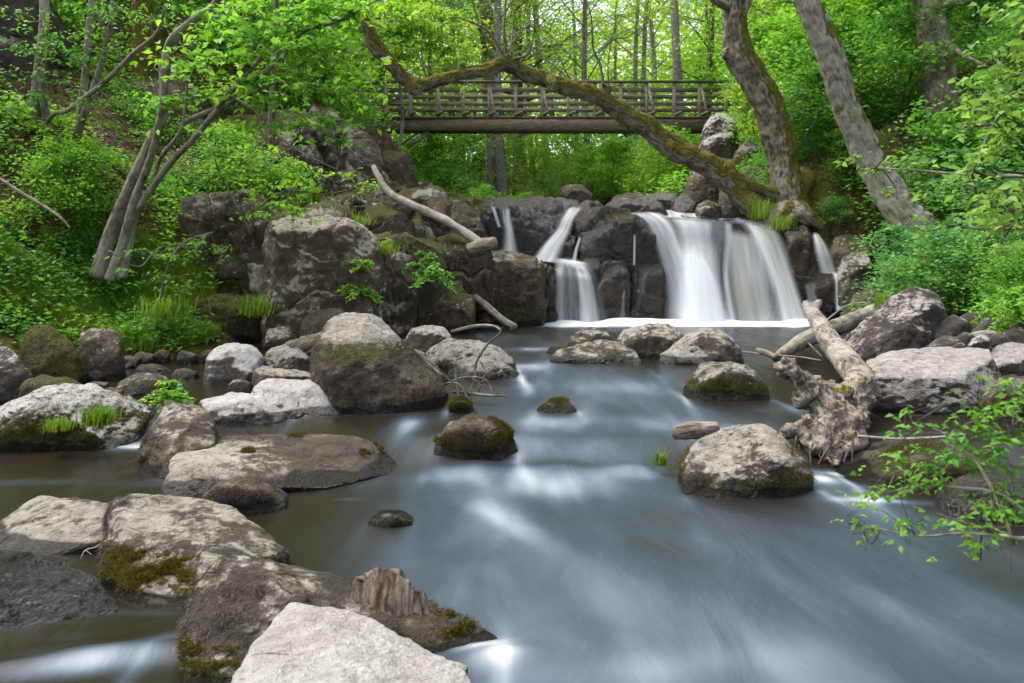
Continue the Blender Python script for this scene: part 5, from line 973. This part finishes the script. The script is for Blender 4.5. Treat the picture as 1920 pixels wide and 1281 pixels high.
# tangle of twigs by the giant boulder
tg = []
for pts, rr in [([(875, 745, 6.6), (890, 715, 6.6), (893, 680, 6.7), (915, 645, 6.7), (940, 622, 6.7), (932, 610, 6.7)], [.014, .013, .011, .009, .006, .003]), ([(850, 735, 6.6), (885, 738, 6.5), (920, 742, 6.4), (948, 742, 6.4)], [.016, .015, .012, .006]),
                ([(835, 720, 6.7), (870, 708, 6.6), (910, 712, 6.5), (925, 740, 6.4)], [.008, .01, .009, .006]), ([(780, 660, 6.9), (820, 690, 6.8), (845, 715, 6.7)], [.006, .008, .008]), ([(860, 745, 6.5), (856, 712, 6.6), (853, 692, 6.7)], [.007, .006, .003]),
                ([(895, 740, 6.5), (910, 700, 6.5), (905, 690, 6.5)], [.007, .005, .002]), ([(880, 750, 6.4), (860, 720, 6.5), (838, 718, 6.6)], [.006, .006, .003]), ([(915, 745, 6.4), (900, 720, 6.5), (870, 700, 6.6)], [.005, .005, .002])]:
    L = [P(*p) for p in pts]; tg.append(tube(L, rr, 16, 6)); tg += twigs_from(L, 7, .13, .003, r2)
o = tube_obj('twig_tangle', tg, M['bark'], None, P(880, 745, 6.5), plain(.4)); tag(o, 'tangle of bare twigs caught in the current right of the giant boulder', 'twigs')
# splintered stump block on the shaggy boulder
th = np.linspace(0, 2*np.pi, 220, endpoint=False); hs = np.linspace(0, 1, 46)
c0 = P(732, 1152, 2.65); c1 = P(732, 1077, 2.65); hh = c1[2]-c0[2]
rx, ry = .128, .045; TH, HS = np.meshgrid(th, hs)
cx = np.cos(TH); sx = np.sin(TH)
rad = 1+.22*fbm(np.stack([cx*1.6, sx*1.6, HS*.4], -1).reshape(-1, 3), 3, 4).reshape(TH.shape)+.20*ridge(np.stack([cx*4, sx*4, HS*.3], -1).reshape(-1, 3), 3, 8).reshape(TH.shape)-.1
topn = fbm(np.stack([cx*2.6, sx*2.6, 0*HS], -1).reshape(-1, 3), 4, 14).reshape(TH.shape)
arch = np.sqrt(np.clip(1-(np.clip(cx+.12, -1, 1)*.93)**2, 0, 1)); tp_ = 1-.72*HS**1.5
V = np.stack([c0[0]+rx*cx*rad*(1-.08*HS)-(.01*HS), c0[1]+ry*sx*rad*tp_+.02*HS, c0[2]-.02+(hh+.02)*HS*(.45+.62*arch+.10*topn-.12*np.clip(cx, 0, 1))], -1)
k = len(th); V = np.vstack([V.reshape(-1, 3), [c0[0], c0[1], c0[2]+hh*.7]]); j = np.arange(k); j2 = (j+1) % k
i = np.arange(len(hs)-1)[:, None]*k; side = np.stack([i+j, i+j2, i+k+j2, i+k+j], -1).reshape(-1, 4); b0 = (len(hs)-1)*k
o = mesh_obj('wood_stump', V, [side, np.stack([b0+j, b0+j2, np.full(k, len(V)-1)], 1)], M['driftobj'], origin=c0)
f1 = fbm(V*np.array([60, 60, 6]), 3, 5); set_attr(o.data, 'mask', np.stack([np.clip(.35+.6*f1, 0, 1), 0*f1, 0*f1, 0*f1], 1)); tag(o, 'rotten splintered wood stump sitting on the shaggy foreground boulder', 'stump')
# ================================================================ trees and sprays on the left
rl_ = np.random.default_rng(99)
def spray_tree(name, label, stems, brs, clumps, NL, lsize, mat, bark='bark', cat='tree', near=True, flat=.30, tilt=.45, tw=11, twr=.006, lich=.5):
    org = P(*stems[0][0][0]); t_ = empty(name, org); tag(t_, label, cat); pool = []
    for nm, lst in (('stem', stems), ('branch', brs)):
        for pp, rr in lst:
            L = [P(*p) for p in pp]; pool.append(resample(L, 80)); tube_obj(nm, [tube(L, rr, 10*len(L), 12 if nm == 'stem' else 8, .10, len(pp)*3, 7.)], M[bark], t_, L[0], mossmask((.3, -.3, .5), .3, lich+.15, 9, .3, .9))
    pool = np.concatenate(pool); C = []; tubes = []
    for (px, py, Y, r) in clumps:
        c_ = P(px, py, Y); a = pool[np.argmin(np.linalg.norm(pool-c_, axis=1)+rl_.uniform(0, .25, len(pool)))]
        tubes.append(tube([a, (a+c_)/2+rl_.normal(0, .05, 3), c_], [twr*1.6, twr, twr*.5], 8, 4))
        for k in range(tw):
            e = c_+rl_.normal(0, r, 3)*[1, 1, flat*.8]; m = (c_+e)/2+rl_.normal(0, .03, 3); tubes.append(tube([c_+(a-c_)*rl_.uniform(0, .4), m, e], [twr*.6, twr*.4, twr*.2], 6, 3))
            nn = max(3, int(NL*(r/.5)**2/tw)); s = rl_.uniform(.15, 1.1, nn)[:, None]
            C.append(c_+(e-c_)*s+rl_.normal(0, .13*r, (nn, 3))*[1, 1, flat])
    if tubes: tube_obj('twigs', tubes, M[bark], t_, org, plain(.3))
    leaf_obj('crown', np.concatenate(C), lsize, rl_, M[mat], t_, org, near=near, tilt=tilt, droop=.25); return t_
clA = [(560, 40, 8.2, .5), (490, 70, 8.4, .5), (610, 80, 8.0, .42), (590, 170, 8.2, .42), (530, 150, 8.3, .4), (450, 150, 8.6, .35), (380, 175, 9, .35), (625, 225, 8.2, .28), (560, 235, 8.4, .35), (480, 235, 8.6, .32), (420, 105, 8.6, .4),
       (650, 20, 8.2, .42), (600, 10, 8.0, .5), (440, 20, 8.6, .5), (360, 120, 9, .35), (320, 190, 9.2, .28), (630, 140, 8.4, .3), (500, 190, 8.4, .3), (575, 90, 8.0, .45), (640, 265, 8.4, .2)]
spray_tree('leaning_tree', 'many-stemmed leaning tree with pale grey bark and layered bright leaves on the left bank',
    [([(182, 520, 9.7), (212, 425, 9.7), (248, 340, 9.6), (285, 262, 9.5), (304, 222, 9.5), (308, 145, 9.4), (320, 80, 9.4), (360, 40, 9.3), (400, 12, 9.2), (440, -40, 9.)], [.10, .078, .068, .062, .058, .052, .052, .048, .045, .035]),
     ([(205, 525, 9.65), (226, 470, 9.65), (240, 420, 9.6), (258, 360, 9.5), (278, 310, 9.4), (295, 250, 9.3), (305, 190, 9.2), (300, 120, 9.2)], [.07, .06, .055, .048, .044, .04, .03, .018]),
     ([(228, 520, 9.7), (240, 460, 9.7), (250, 410, 9.65), (268, 380, 9.5)], [.07, .06, .052, .04])],
    [([(262, 385, 9.55), (290, 345, 9.4), (325, 300, 9.2), (362, 262, 9.), (400, 215, 8.8), (425, 182, 8.7), (450, 152, 8.6), (472, 130, 8.6), (510, 75, 8.5), (535, 30, 8.5)], [.042, .04, .036, .033, .03, .028, .024, .02, .014, .007]),
     ([(338, 235, 9.4), (362, 222, 9.2), (405, 203, 9.), (440, 190, 8.9), (480, 172, 8.7), (525, 148, 8.5), (570, 118, 8.3), (600, 92, 8.2)], [.03, .03, .028, .026, .022, .018, .012, .006]),
     ([(452, 155, 8.6), (500, 133, 8.5), (540, 95, 8.4), (572, 58, 8.3), (640, 38, 8.2), (715, -5, 8.2)], [.028, .026, .022, .02, .016, .01]),
     ([(405, 175, 8.9), (455, 192, 8.7), (495, 225, 8.6), (520, 255, 8.5), (570, 288, 8.4), (632, 318, 8.3)], [.016, .016, .014, .012, .009, .004]), ([(285, 360, 9.5), (300, 300, 9.3), (340, 240, 9.), (350, 160, 8.9)], [.03, .025, .018, .008])],
    clA, 230, .105, 'leaf_bright')
spray_tree('sapling', 'yellow-green sapling leaves lit beside the top of the arching trunk', [([(745, 300, 17.8), (755, 220, 17.6), (745, 120, 17.4), (735, 40, 17.2), (740, -30, 17.2)], [.04, .035, .03, .02, .012])], [([(745, 120, 17.4), (790, 90, 17.2), (850, 60, 17.)], [.018, .012, .006])],
    [(740, 60, 16.8, .8), (790, 50, 16.8, .75), (820, 90, 17, .6), (760, 110, 17, .6), (850, 135, 17.4, .4), (730, 10, 16.8, .8), (640, 190, 17, .5), (880, 165, 14.6, .15), (800, 10, 17, .7), (850, 30, 17, .5)], 260, .115, 'leaf_yellow', tw=9)
spray_tree('hazel_shrub', 'low hazel-like shrub hanging bright leaves over the lichen cliff edge', [([(470, 440, 10.6), (480, 400, 10.2), (510, 370, 9.9), (560, 350, 9.6)], [.02, .018, .014, .006]), ([(470, 440, 10.6), (440, 380, 10.2), (410, 320, 10.), (400, 280, 9.8)], [.02, .016, .012, .006])], [],
    [(520, 385, 9.4, .35), (480, 360, 9.6, .32), (540, 345, 9.5, .28), (440, 330, 9.8, .35), (420, 285, 9.8, .35), (580, 310, 9.6, .25), (500, 400, 9.3, .22), (560, 395, 9.3, .22), (390, 250, 9.8, .3), (640, 325, 9.4, .15), (690, 345, 9.6, .2), (460, 300, 9.7, .3)], 260, .08, 'leaf_bright')
spray_tree('sapling', 'drooping leafy sapling before the dark recessed wall', [([(300, 560, 9.6), (315, 500, 9.5), (345, 455, 9.4), (400, 435, 9.3)], [.018, .015, .012, .005])], [], [(330, 480, 9.3, .28), (370, 455, 9.2, .26), (405, 465, 9.2, .2), (300, 520, 9.3, .28), (340, 540, 9.2, .26), (280, 470, 9.4, .25)], 260, .075, 'leaf_mid')
spray_tree('slender_tree', 'pair of slender pale trunks with thin foliage near the left edge',
    [([(72, 330, 11.2), (66, 250, 11.2), (70, 160, 11.1), (82, 60, 11.), (84, -60, 11.)], [.085, .075, .07, .065, .05]), ([(88, 330, 11.2), (90, 240, 11.2), (78, 170, 11.1), (84, 100, 11.)], [.07, .06, .05, .03])], [([(75, 250, 11.1), (100, 215, 10.8), (130, 205, 10.6), (200, 150, 10.2), (250, 100, 10), (295, 60, 9.8), (310, 10, 9.6)], [.03, .032, .032, .03, .025, .02, .012])],
    [(100, 70, 10.4, .4), (40, 90, 10.6, .35), (150, 110, 10.4, .35), (210, 90, 10.2, .35), (60, 180, 10.8, .3), (170, 190, 10.4, .3), (20, 200, 10.6, .3), (240, 150, 10.2, .3), (280, 40, 10, .4), (180, 20, 10.2, .4), (110, 270, 10.8, .25), (20, 20, 10.4, .3), (60, 140, 10.4, .3)], 210, .075, 'leaf_mid')
spray_tree('slender_tree', 'two thin brown stems leaning right between the pale pair and the many-stemmed tree', [([(130, 330, 11.4), (150, 230, 11.3), (162, 120, 11.2), (172, 0, 11.), (178, -60, 11.)], [.06, .055, .05, .04, .03]), ([(118, 330, 11.4), (145, 250, 11.2), (178, 160, 11.), (205, 60, 10.8), (214, -20, 10.7)], [.055, .05, .045, .035, .025])], [],
    [(180, 60, 10.8, .35), (215, 230, 10.6, .3), (250, 200, 10.6, .3), (140, 170, 10.8, .25), (240, 20, 10.6, .35), (110, 150, 11, .25), (190, 280, 10.6, .22)], 200, .075, 'leaf_mid')
trunk_tree('mossy_trunk_tree', 'dark mossy upright trunk high at the upper left behind the leaning stems', [(270, 260, 14.6), (270, 170, 14.6), (268, 90, 14.6), (268, 0, 14.6), (266, -160, 14.6), (262, -400, 14.6)], [.24, .2, .185, .18, .16, .1], mossmask((.4, -.8, .1), .8, .3, 31, -.6, .4), 31)
trunk_tree('slender_tree', 'thin straight trunk standing on the upper cliff left of the bridge', [(508, 300, 13.5), (510, 200, 13.5), (516, 80, 13.5), (520, -40, 13.5)], [.06, .055, .05, .04], plain(.3), 33, cat='tree', segs=10)
log('bare_branch', 'dark bare branch arching over the leaf litter at the left edge', [(-10, 330, 9.4), (40, 362, 9.3), (80, 385, 9.2), (110, 405, 9.1), (132, 428, 9.)], [.022, .022, .02, .016, .008], 'bark', 'branch', .5)
log('bare_branch', 'thin bare branch reaching across the undergrowth below the recessed wall', [(205, 470, 9.3), (260, 500, 9.2), (300, 465, 9.2), (370, 458, 9.1)], [.008, .009, .008, .004], 'bark', 'branch', .6)
# ================================================================ sprigs near the camera on the right
t_ = spray_tree('overhanging_branch', 'thin branch with fresh green leaf tufts hanging over the lower right water', [([(1990, 990, 1.75), (1925, 962, 1.8), (1870, 925, 1.85), (1800, 915, 1.9), (1730, 912, 1.95), (1640, 927, 2.0)], [.007, .006, .005, .004, .003, .0015])],
    [([(1985, 1010, 1.7), (1910, 1010, 1.75), (1880, 1005, 1.75), (1800, 1000, 1.8), (1720, 1005, 1.85), (1620, 985, 1.9)], [.006, .005, .004, .003, .002, .001]), ([(1900, 1020, 1.75), (1880, 960, 1.8), (1840, 880, 1.85), (1800, 830, 1.9), (1720, 790, 1.95)], [.005, .005, .004, .003, .0015]),
     ([(1990, 850, 1.75), (1930, 800, 1.8), (1880, 780, 1.85), (1790, 800, 1.9)], [.006, .005, .003, .0015]), ([(1895, 1010, 1.75), (1896, 1075, 1.75)], [.002, .001])],
    [(1622, 926, 2.0, .03), (1650, 922, 2.0, .035), (1685, 930, 1.95, .045), (1722, 914, 1.95, .05), (1745, 880, 1.93, .06), (1735, 845, 1.93, .045), (1785, 862, 1.9, .06), (1820, 880, 1.9, .06), (1860, 850, 1.85, .06), (1885, 925, 1.85, .06), (1865, 960, 1.8, .06), (1835, 950, 1.8, .05),
     (1900, 885, 1.85, .07), (1608, 972, 1.9, .025), (1640, 995, 1.9, .03), (1690, 985, 1.85, .04), (1735, 980, 1.85, .045), (1795, 982, 1.8, .05), (1830, 1022, 1.8, .035), (1860, 1012, 1.78, .04), (1700, 775, 1.95, .04), (1692, 805, 1.95, .03), (1790, 802, 1.9, .05), (1840, 790, 1.87, .06), (1885, 765, 1.85, .06),
     (1905, 725, 1.85, .06), (1905, 820, 1.83, .07), (1870, 810, 1.85, .05), (1770, 905, 1.92, .05), (1915, 960, 1.8, .06), (1905, 760, 1.85, .06), (1690, 860, 1.95, .04)], 2900, .024, 'leaf_bright', bark='bark', flat=.6, tilt=.8, tw=5, twr=.0012)
spray_tree('hanging_foliage', 'soft out-of-focus foliage hanging down the right edge close by', [([(2080, -120, 2.4), (1990, 40, 2.5), (1920, 140, 2.5), (1860, 240, 2.6), (1820, 330, 2.6)], [.012, .010, .008, .006, .003]), ([(2080, 100, 2.4), (1980, 250, 2.5), (1900, 380, 2.5), (1850, 450, 2.6)], [.01, .008, .006, .003])], [],
    [(1900, 60, 2.5, .10), (1920, 130, 2.5, .11), (1890, 190, 2.5, .10), (1850, 220, 2.6, .08), (1920, 230, 2.4, .11), (1880, 290, 2.5, .10), (1840, 300, 2.6, .08), (1910, 340, 2.4, .11), (1860, 370, 2.5, .08), (1900, 420, 2.4, .10), (1810, 330, 2.7, .05), (1800, 250, 2.7, .05), (1920, 20, 2.4, .1), (1870, 130, 2.6, .07), (1840, 180, 2.7, .05), (1930, 440, 2.4, .08)], 1500, .042, 'leaf_cool', flat=.8, tilt=.8, tw=5, twr=.003)
spray_tree('hanging_foliage', 'airy leaf sprays over the foot of the leaning grey trunk', [([(1990, 330, 4.2), (1850, 330, 4.3), (1720, 320, 4.4), (1640, 315, 4.5)], [.012, .009, .006, .003]), ([(1990, 420, 4.2), (1860, 430, 4.3), (1760, 420, 4.4)], [.01, .007, .003])], [],
    [(1640, 318, 4.5, .08), (1700, 300, 4.4, .08), (1590, 300, 4.6, .06), (1740, 350, 4.4, .08), (1800, 340, 4.3, .1), (1660, 360, 4.5, .06), (1780, 420, 4.4, .1), (1850, 400, 4.3, .12), (1880, 460, 4.2, .12), (1720, 430, 4.4, .07)], 900, .05, 'leaf_cool', flat=.6, tilt=.7, tw=5, twr=.003)
# ================================================================ plants
def fronds(name, label, cat, loc, n, L, lsize, mat, rng, droop=.6, near=True, per=26):
    loc = np.asarray(loc, float); t_ = empty(name, loc); tag(t_, label, cat); tubes = []; C = []
    for k in range(n):
        az = rng.uniform(0, 6.28); l = L*rng.uniform(.6, 1.1); d = np.array([math.cos(az), math.sin(az), 0]); up = rng.uniform(-.5, 1.2)
        pts = [loc, loc+d*l*.45+[0, 0, l*.5*up], loc+d*l+[0, 0, l*(.55*up-droop*.5)]]; tubes.append(tube(pts, [.004, .003, .001], 8, 4)); pl = resample(pts, per)[4:]
        for s in (-1, 1): C.append(pl+np.array([-d[1], d[0], 0])*s*lsize*.35+rng.normal(0, .1*lsize, pl.shape))
    tube_obj('stems', tubes, M['darkb'], t_, loc, plain(.1)); leaf_obj('leaves', np.concatenate(C), lsize, rng, M[mat], t_, loc, near=near, tilt=.5, droop=.2); return t_
fronds('fern', 'lush fern clump on the cliff right of the lichen face', 'fern', P(676, 545, 9.9), 16, .30, .06, 'leaf_bright', rl_)
fronds('fern', 'small fern clump growing in the crack above the lush fern', 'fern', P(680, 500, 9.9), 8, .17, .05, 'leaf_bright', rl_)
fronds('fern', 'tall fern clump cascading beside the white-stained buttress', 'fern', P(806, 520, 10.8), 20, .36, .065, 'leaf_mid', rl_)
fronds('fern', 'upper fern tuft above the tall cascading fern clump', 'fern', P(803, 485, 11.0), 9, .2, .05, 'leaf_mid', rl_)
fronds('seedling', 'bright green leafy seedling growing on the tilted brown block', 'plant', P(322, 745, 5.5), 14, .17, .045, 'leaf_bright', rl_, .8)
fronds('seedling', 'small upright sprig above the bright green seedling', 'plant', P(310, 722, 5.6), 6, .09, .035, 'leaf_bright', rl_, 0)
fronds('plant', 'little leafy plant on the ledge above the white-stained buttress', 'plant', P(716, 462, 10.9), 7, .16, .05, 'leaf_yellow', rl_, 0)
fronds('fern', 'vivid fern spreading under the right edge bush', 'fern', P(1890, 575, 8.0), 22, .40, .07, 'leaf_bright', rl_)
fronds('fern', 'second vivid fern beside the spreading fern at the right edge', 'fern', P(1930, 590, 7.6), 18, .36, .07, 'leaf_bright', rl_)
def tuft(label, loc, n, L, rng, mat='grass', r=.05, w=.0035, lean=.5):
    loc = np.asarray(loc, float); B = loc+rng.normal(0, r, (n, 3))*[1, 1, .15]; v, f, t = grass_blades(B, L, w, rng, lean)
    return tag(mesh_obj('grass_tuft', v, [f], M[mat], None, {'tint': t}, loc, smooth=False), label, 'grass')
tuft('bright grass tuft drooping from the broad pale left boulder', P(185, 795, 5.35), 420, .13, rl_, r=.045, lean=.8)
tuft('green grass tuft on the lower rim of the broad pale left boulder', P(110, 805, 5.35), 300, .08, rl_, r=.042)
tuft('tall grass tuft at the foot of the lichen cliff face', P(478, 590, 9.7), 260, .30, rl_, r=.10, w=.005, lean=1.2)
tuft('tall grass tuft by the dark grey square-cut block', P(312, 590, 9.0), 240, .26, rl_, r=.12, w=.005, lean=1.2)
tuft('grass tuft rooted at the brown rim of the falls, right of the burly tree', P(1430, 410, 14.6), 150, .4, rl_, r=.13, w=.006)
tuft('hanging grass strip on the brown pillar by the great curtain', P(1462, 430, 14.3), 170, .3, rl_, r=.10, w=.006, lean=.9)
tuft('tiny vivid grass tuft at the waterline left of the cream and grey boulder', P(1238, 872, 4.85), 110, .09, rl_, r=.015)
tuft('few grass blades beside the dark log under the pyramid boulder crest', P(1655, 580, 8.6), 90, .2, rl_, r=.05, w=.005)
tuft('mossy grass on the ledge left of the white-stained buttress', P(720, 475, 10.7), 260, .16, rl_, r=.08, w=.005)
tuft('spiky grass rosette on the terrace above the lichen cliff', P(590, 380, 11.3), 120, .26, rl_, r=.03, w=.007, lean=.9)
tuft('grass fringe hanging on the lichen cliff rim', P(655, 420, 11.0), 260, .18, rl_, r=.12, w=.005, lean=.9)
# ================================================================ ground cover
def scat(n, xr, yr, cond, rng):
    x = rng.uniform(*xr, n); y = rng.uniform(*yr, n); k = cond(x, y); x, y = x[k], y[k]; return np.stack([x, y, ground_z(x, y)], 1)
land = lambda x, y: (np.interp(y, XL_Y, XL_X)-x > .15) | (x-np.interp(y, XR_Y, XR_X) > .15)
nz_ = lambda x, y, s, f, t: fbm(xyz(x*f, y*f), 3, s) > t
B = scat(26000, (-10.5, -3.), (8.3, 19), lambda x, y: land(x, y) & nz_(x, y, 5, 1.1, -.02), rl_)
C = B[:, None]+np.concatenate([rl_.normal(0, .07, (len(B), 6, 2)), rl_.uniform(.03, .30, (len(B), 6, 1))*rl_.random((len(B), 1, 1))*1.3], 2)
struct(leaf_obj('undergrowth_leaves', C.reshape(-1, 3), .075, rl_, M['leaf_mid'], tilt=.5), 'stuff')
B = scat(16000, (-10.5, -3.), (8.3, 17), lambda x, y: land(x, y) & nz_(x, y, 25, .9, .22), rl_)
C = B[:, None]+np.concatenate([rl_.normal(0, .09, (len(B), 6, 2)), rl_.uniform(.03, .28, (len(B), 6, 1))*rl_.random((len(B), 1, 1))*1.2], 2)
struct(leaf_obj('bright_undergrowth_leaves', C.reshape(-1, 3), .08, rl_, M['leaf_bright'], tilt=.5), 'stuff')
B = scat(42000, (3.5, 12.5), (6.5, 20), lambda x, y: land(x, y) & nz_(x, y, 7, 1.0, -.25) & (x-np.interp(y, XR_Y, XR_X) > .5), rl_)
C = B[:, None]+np.concatenate([rl_.normal(0, .08, (len(B), 5, 2)), rl_.uniform(.03, .34, (len(B), 5, 1))*rl_.random((len(B), 1, 1))*1.3], 2)
struct(leaf_obj('bank_undergrowth_leaves', C.reshape(-1, 3), .075, rl_, M['leaf_mid'], tilt=.5), 'stuff')
B = scat(60000, (-10, 11), (19, 46), lambda x, y: land(x, y) & nz_(x, y, 9, .5, -.3), rl_)
C = B[:, None]+np.concatenate([rl_.normal(0, .16, (len(B), 3, 2)), rl_.uniform(.03, .6, (len(B), 3, 1))], 2)
struct(leaf_obj('forest_floor_leaves', C.reshape(-1, 3), .15, rl_, M['leaf_bright'], tilt=.5), 'stuff')
B = scat(60000, (-10.5, 12), (6, 18), lambda x, y: land(x, y), rl_)+[0, 0, .012]
struct(leaf_obj('fallen_leaves', B, .07, rl_, M['litter'], tilt=.35), 'stuff')
B = scat(60000, (-6.2, -3.2), (8.3, 10.6), lambda x, y: land(x, y) & nz_(x, y, 15, 1.4, -.1), rl_)
v, f, t = grass_blades(B, .16, .0045, rl_, .6)
struct(mesh_obj('bank_grass', v, [f], M['grass'], None, {'tint': t}, smooth=False), 'stuff')
# ================================================================ light, sky, camera
w = bpy.data.worlds.new('World'); scene.world = w; w.use_nodes = True; nt = w.node_tree
bg = nt.nodes['Background']; sky = nt.nodes.new('ShaderNodeTexSky'); sky.sky_type = 'NISHITA'; sky.sun_disc = False
EL, RO = 64, 292
sky.sun_elevation = R(EL); sky.sun_rotation = R(RO); sky.air_density = 1.; sky.dust_density = 3.; sky.ozone_density = 1.
hs = nt.nodes.new('ShaderNodeHueSaturation'); hs.inputs['Saturation'].default_value = .42
nt.links.new(sky.outputs[0], hs.inputs['Color']); nt.links.new(hs.outputs[0], bg.inputs[0]); bg.inputs[1].default_value = .15
sl = bpy.data.lights.new('sun', 'SUN'); sl.energy = 1.3; sl.angle = R(26); sl.color = (1, .95, .87)
so = bpy.data.objects.new('sun', sl); COL.objects.link(so)
so.rotation_euler = (R(90-EL), 0, R(180-RO))   # light comes from high on the left
cam = bpy.data.cameras.new('camera'); co_ = bpy.data.objects.new('camera', cam); COL.objects.link(co_)
co_.location = (0, 0, CAMZ); co_.rotation_euler = (R(90), 0, 0)
cam.sensor_width = 36; cam.lens = 36*F/1920; cam.shift_y = -(640.5-520)/1920; cam.clip_start = .05; cam.clip_end = 1000
cam.dof.use_dof = True; cam.dof.focus_distance = 5.; cam.dof.aperture_fstop = 5.6
scene.camera = co_
vs = scene.view_settings; vs.view_transform = 'Standard'; vs.look = 'None'; vs.gamma = 1; vs.exposure = EXPO
c = scene.cycles; c.use_denoising = True; c.max_bounces = 7; c.diffuse_bounces = 4; c.glossy_bounces = 3; c.transmission_bounces = 4; c.transparent_max_bounces = 12
c.caustics_reflective = False; c.caustics_refractive = False; c.sample_clamp_indirect = 4
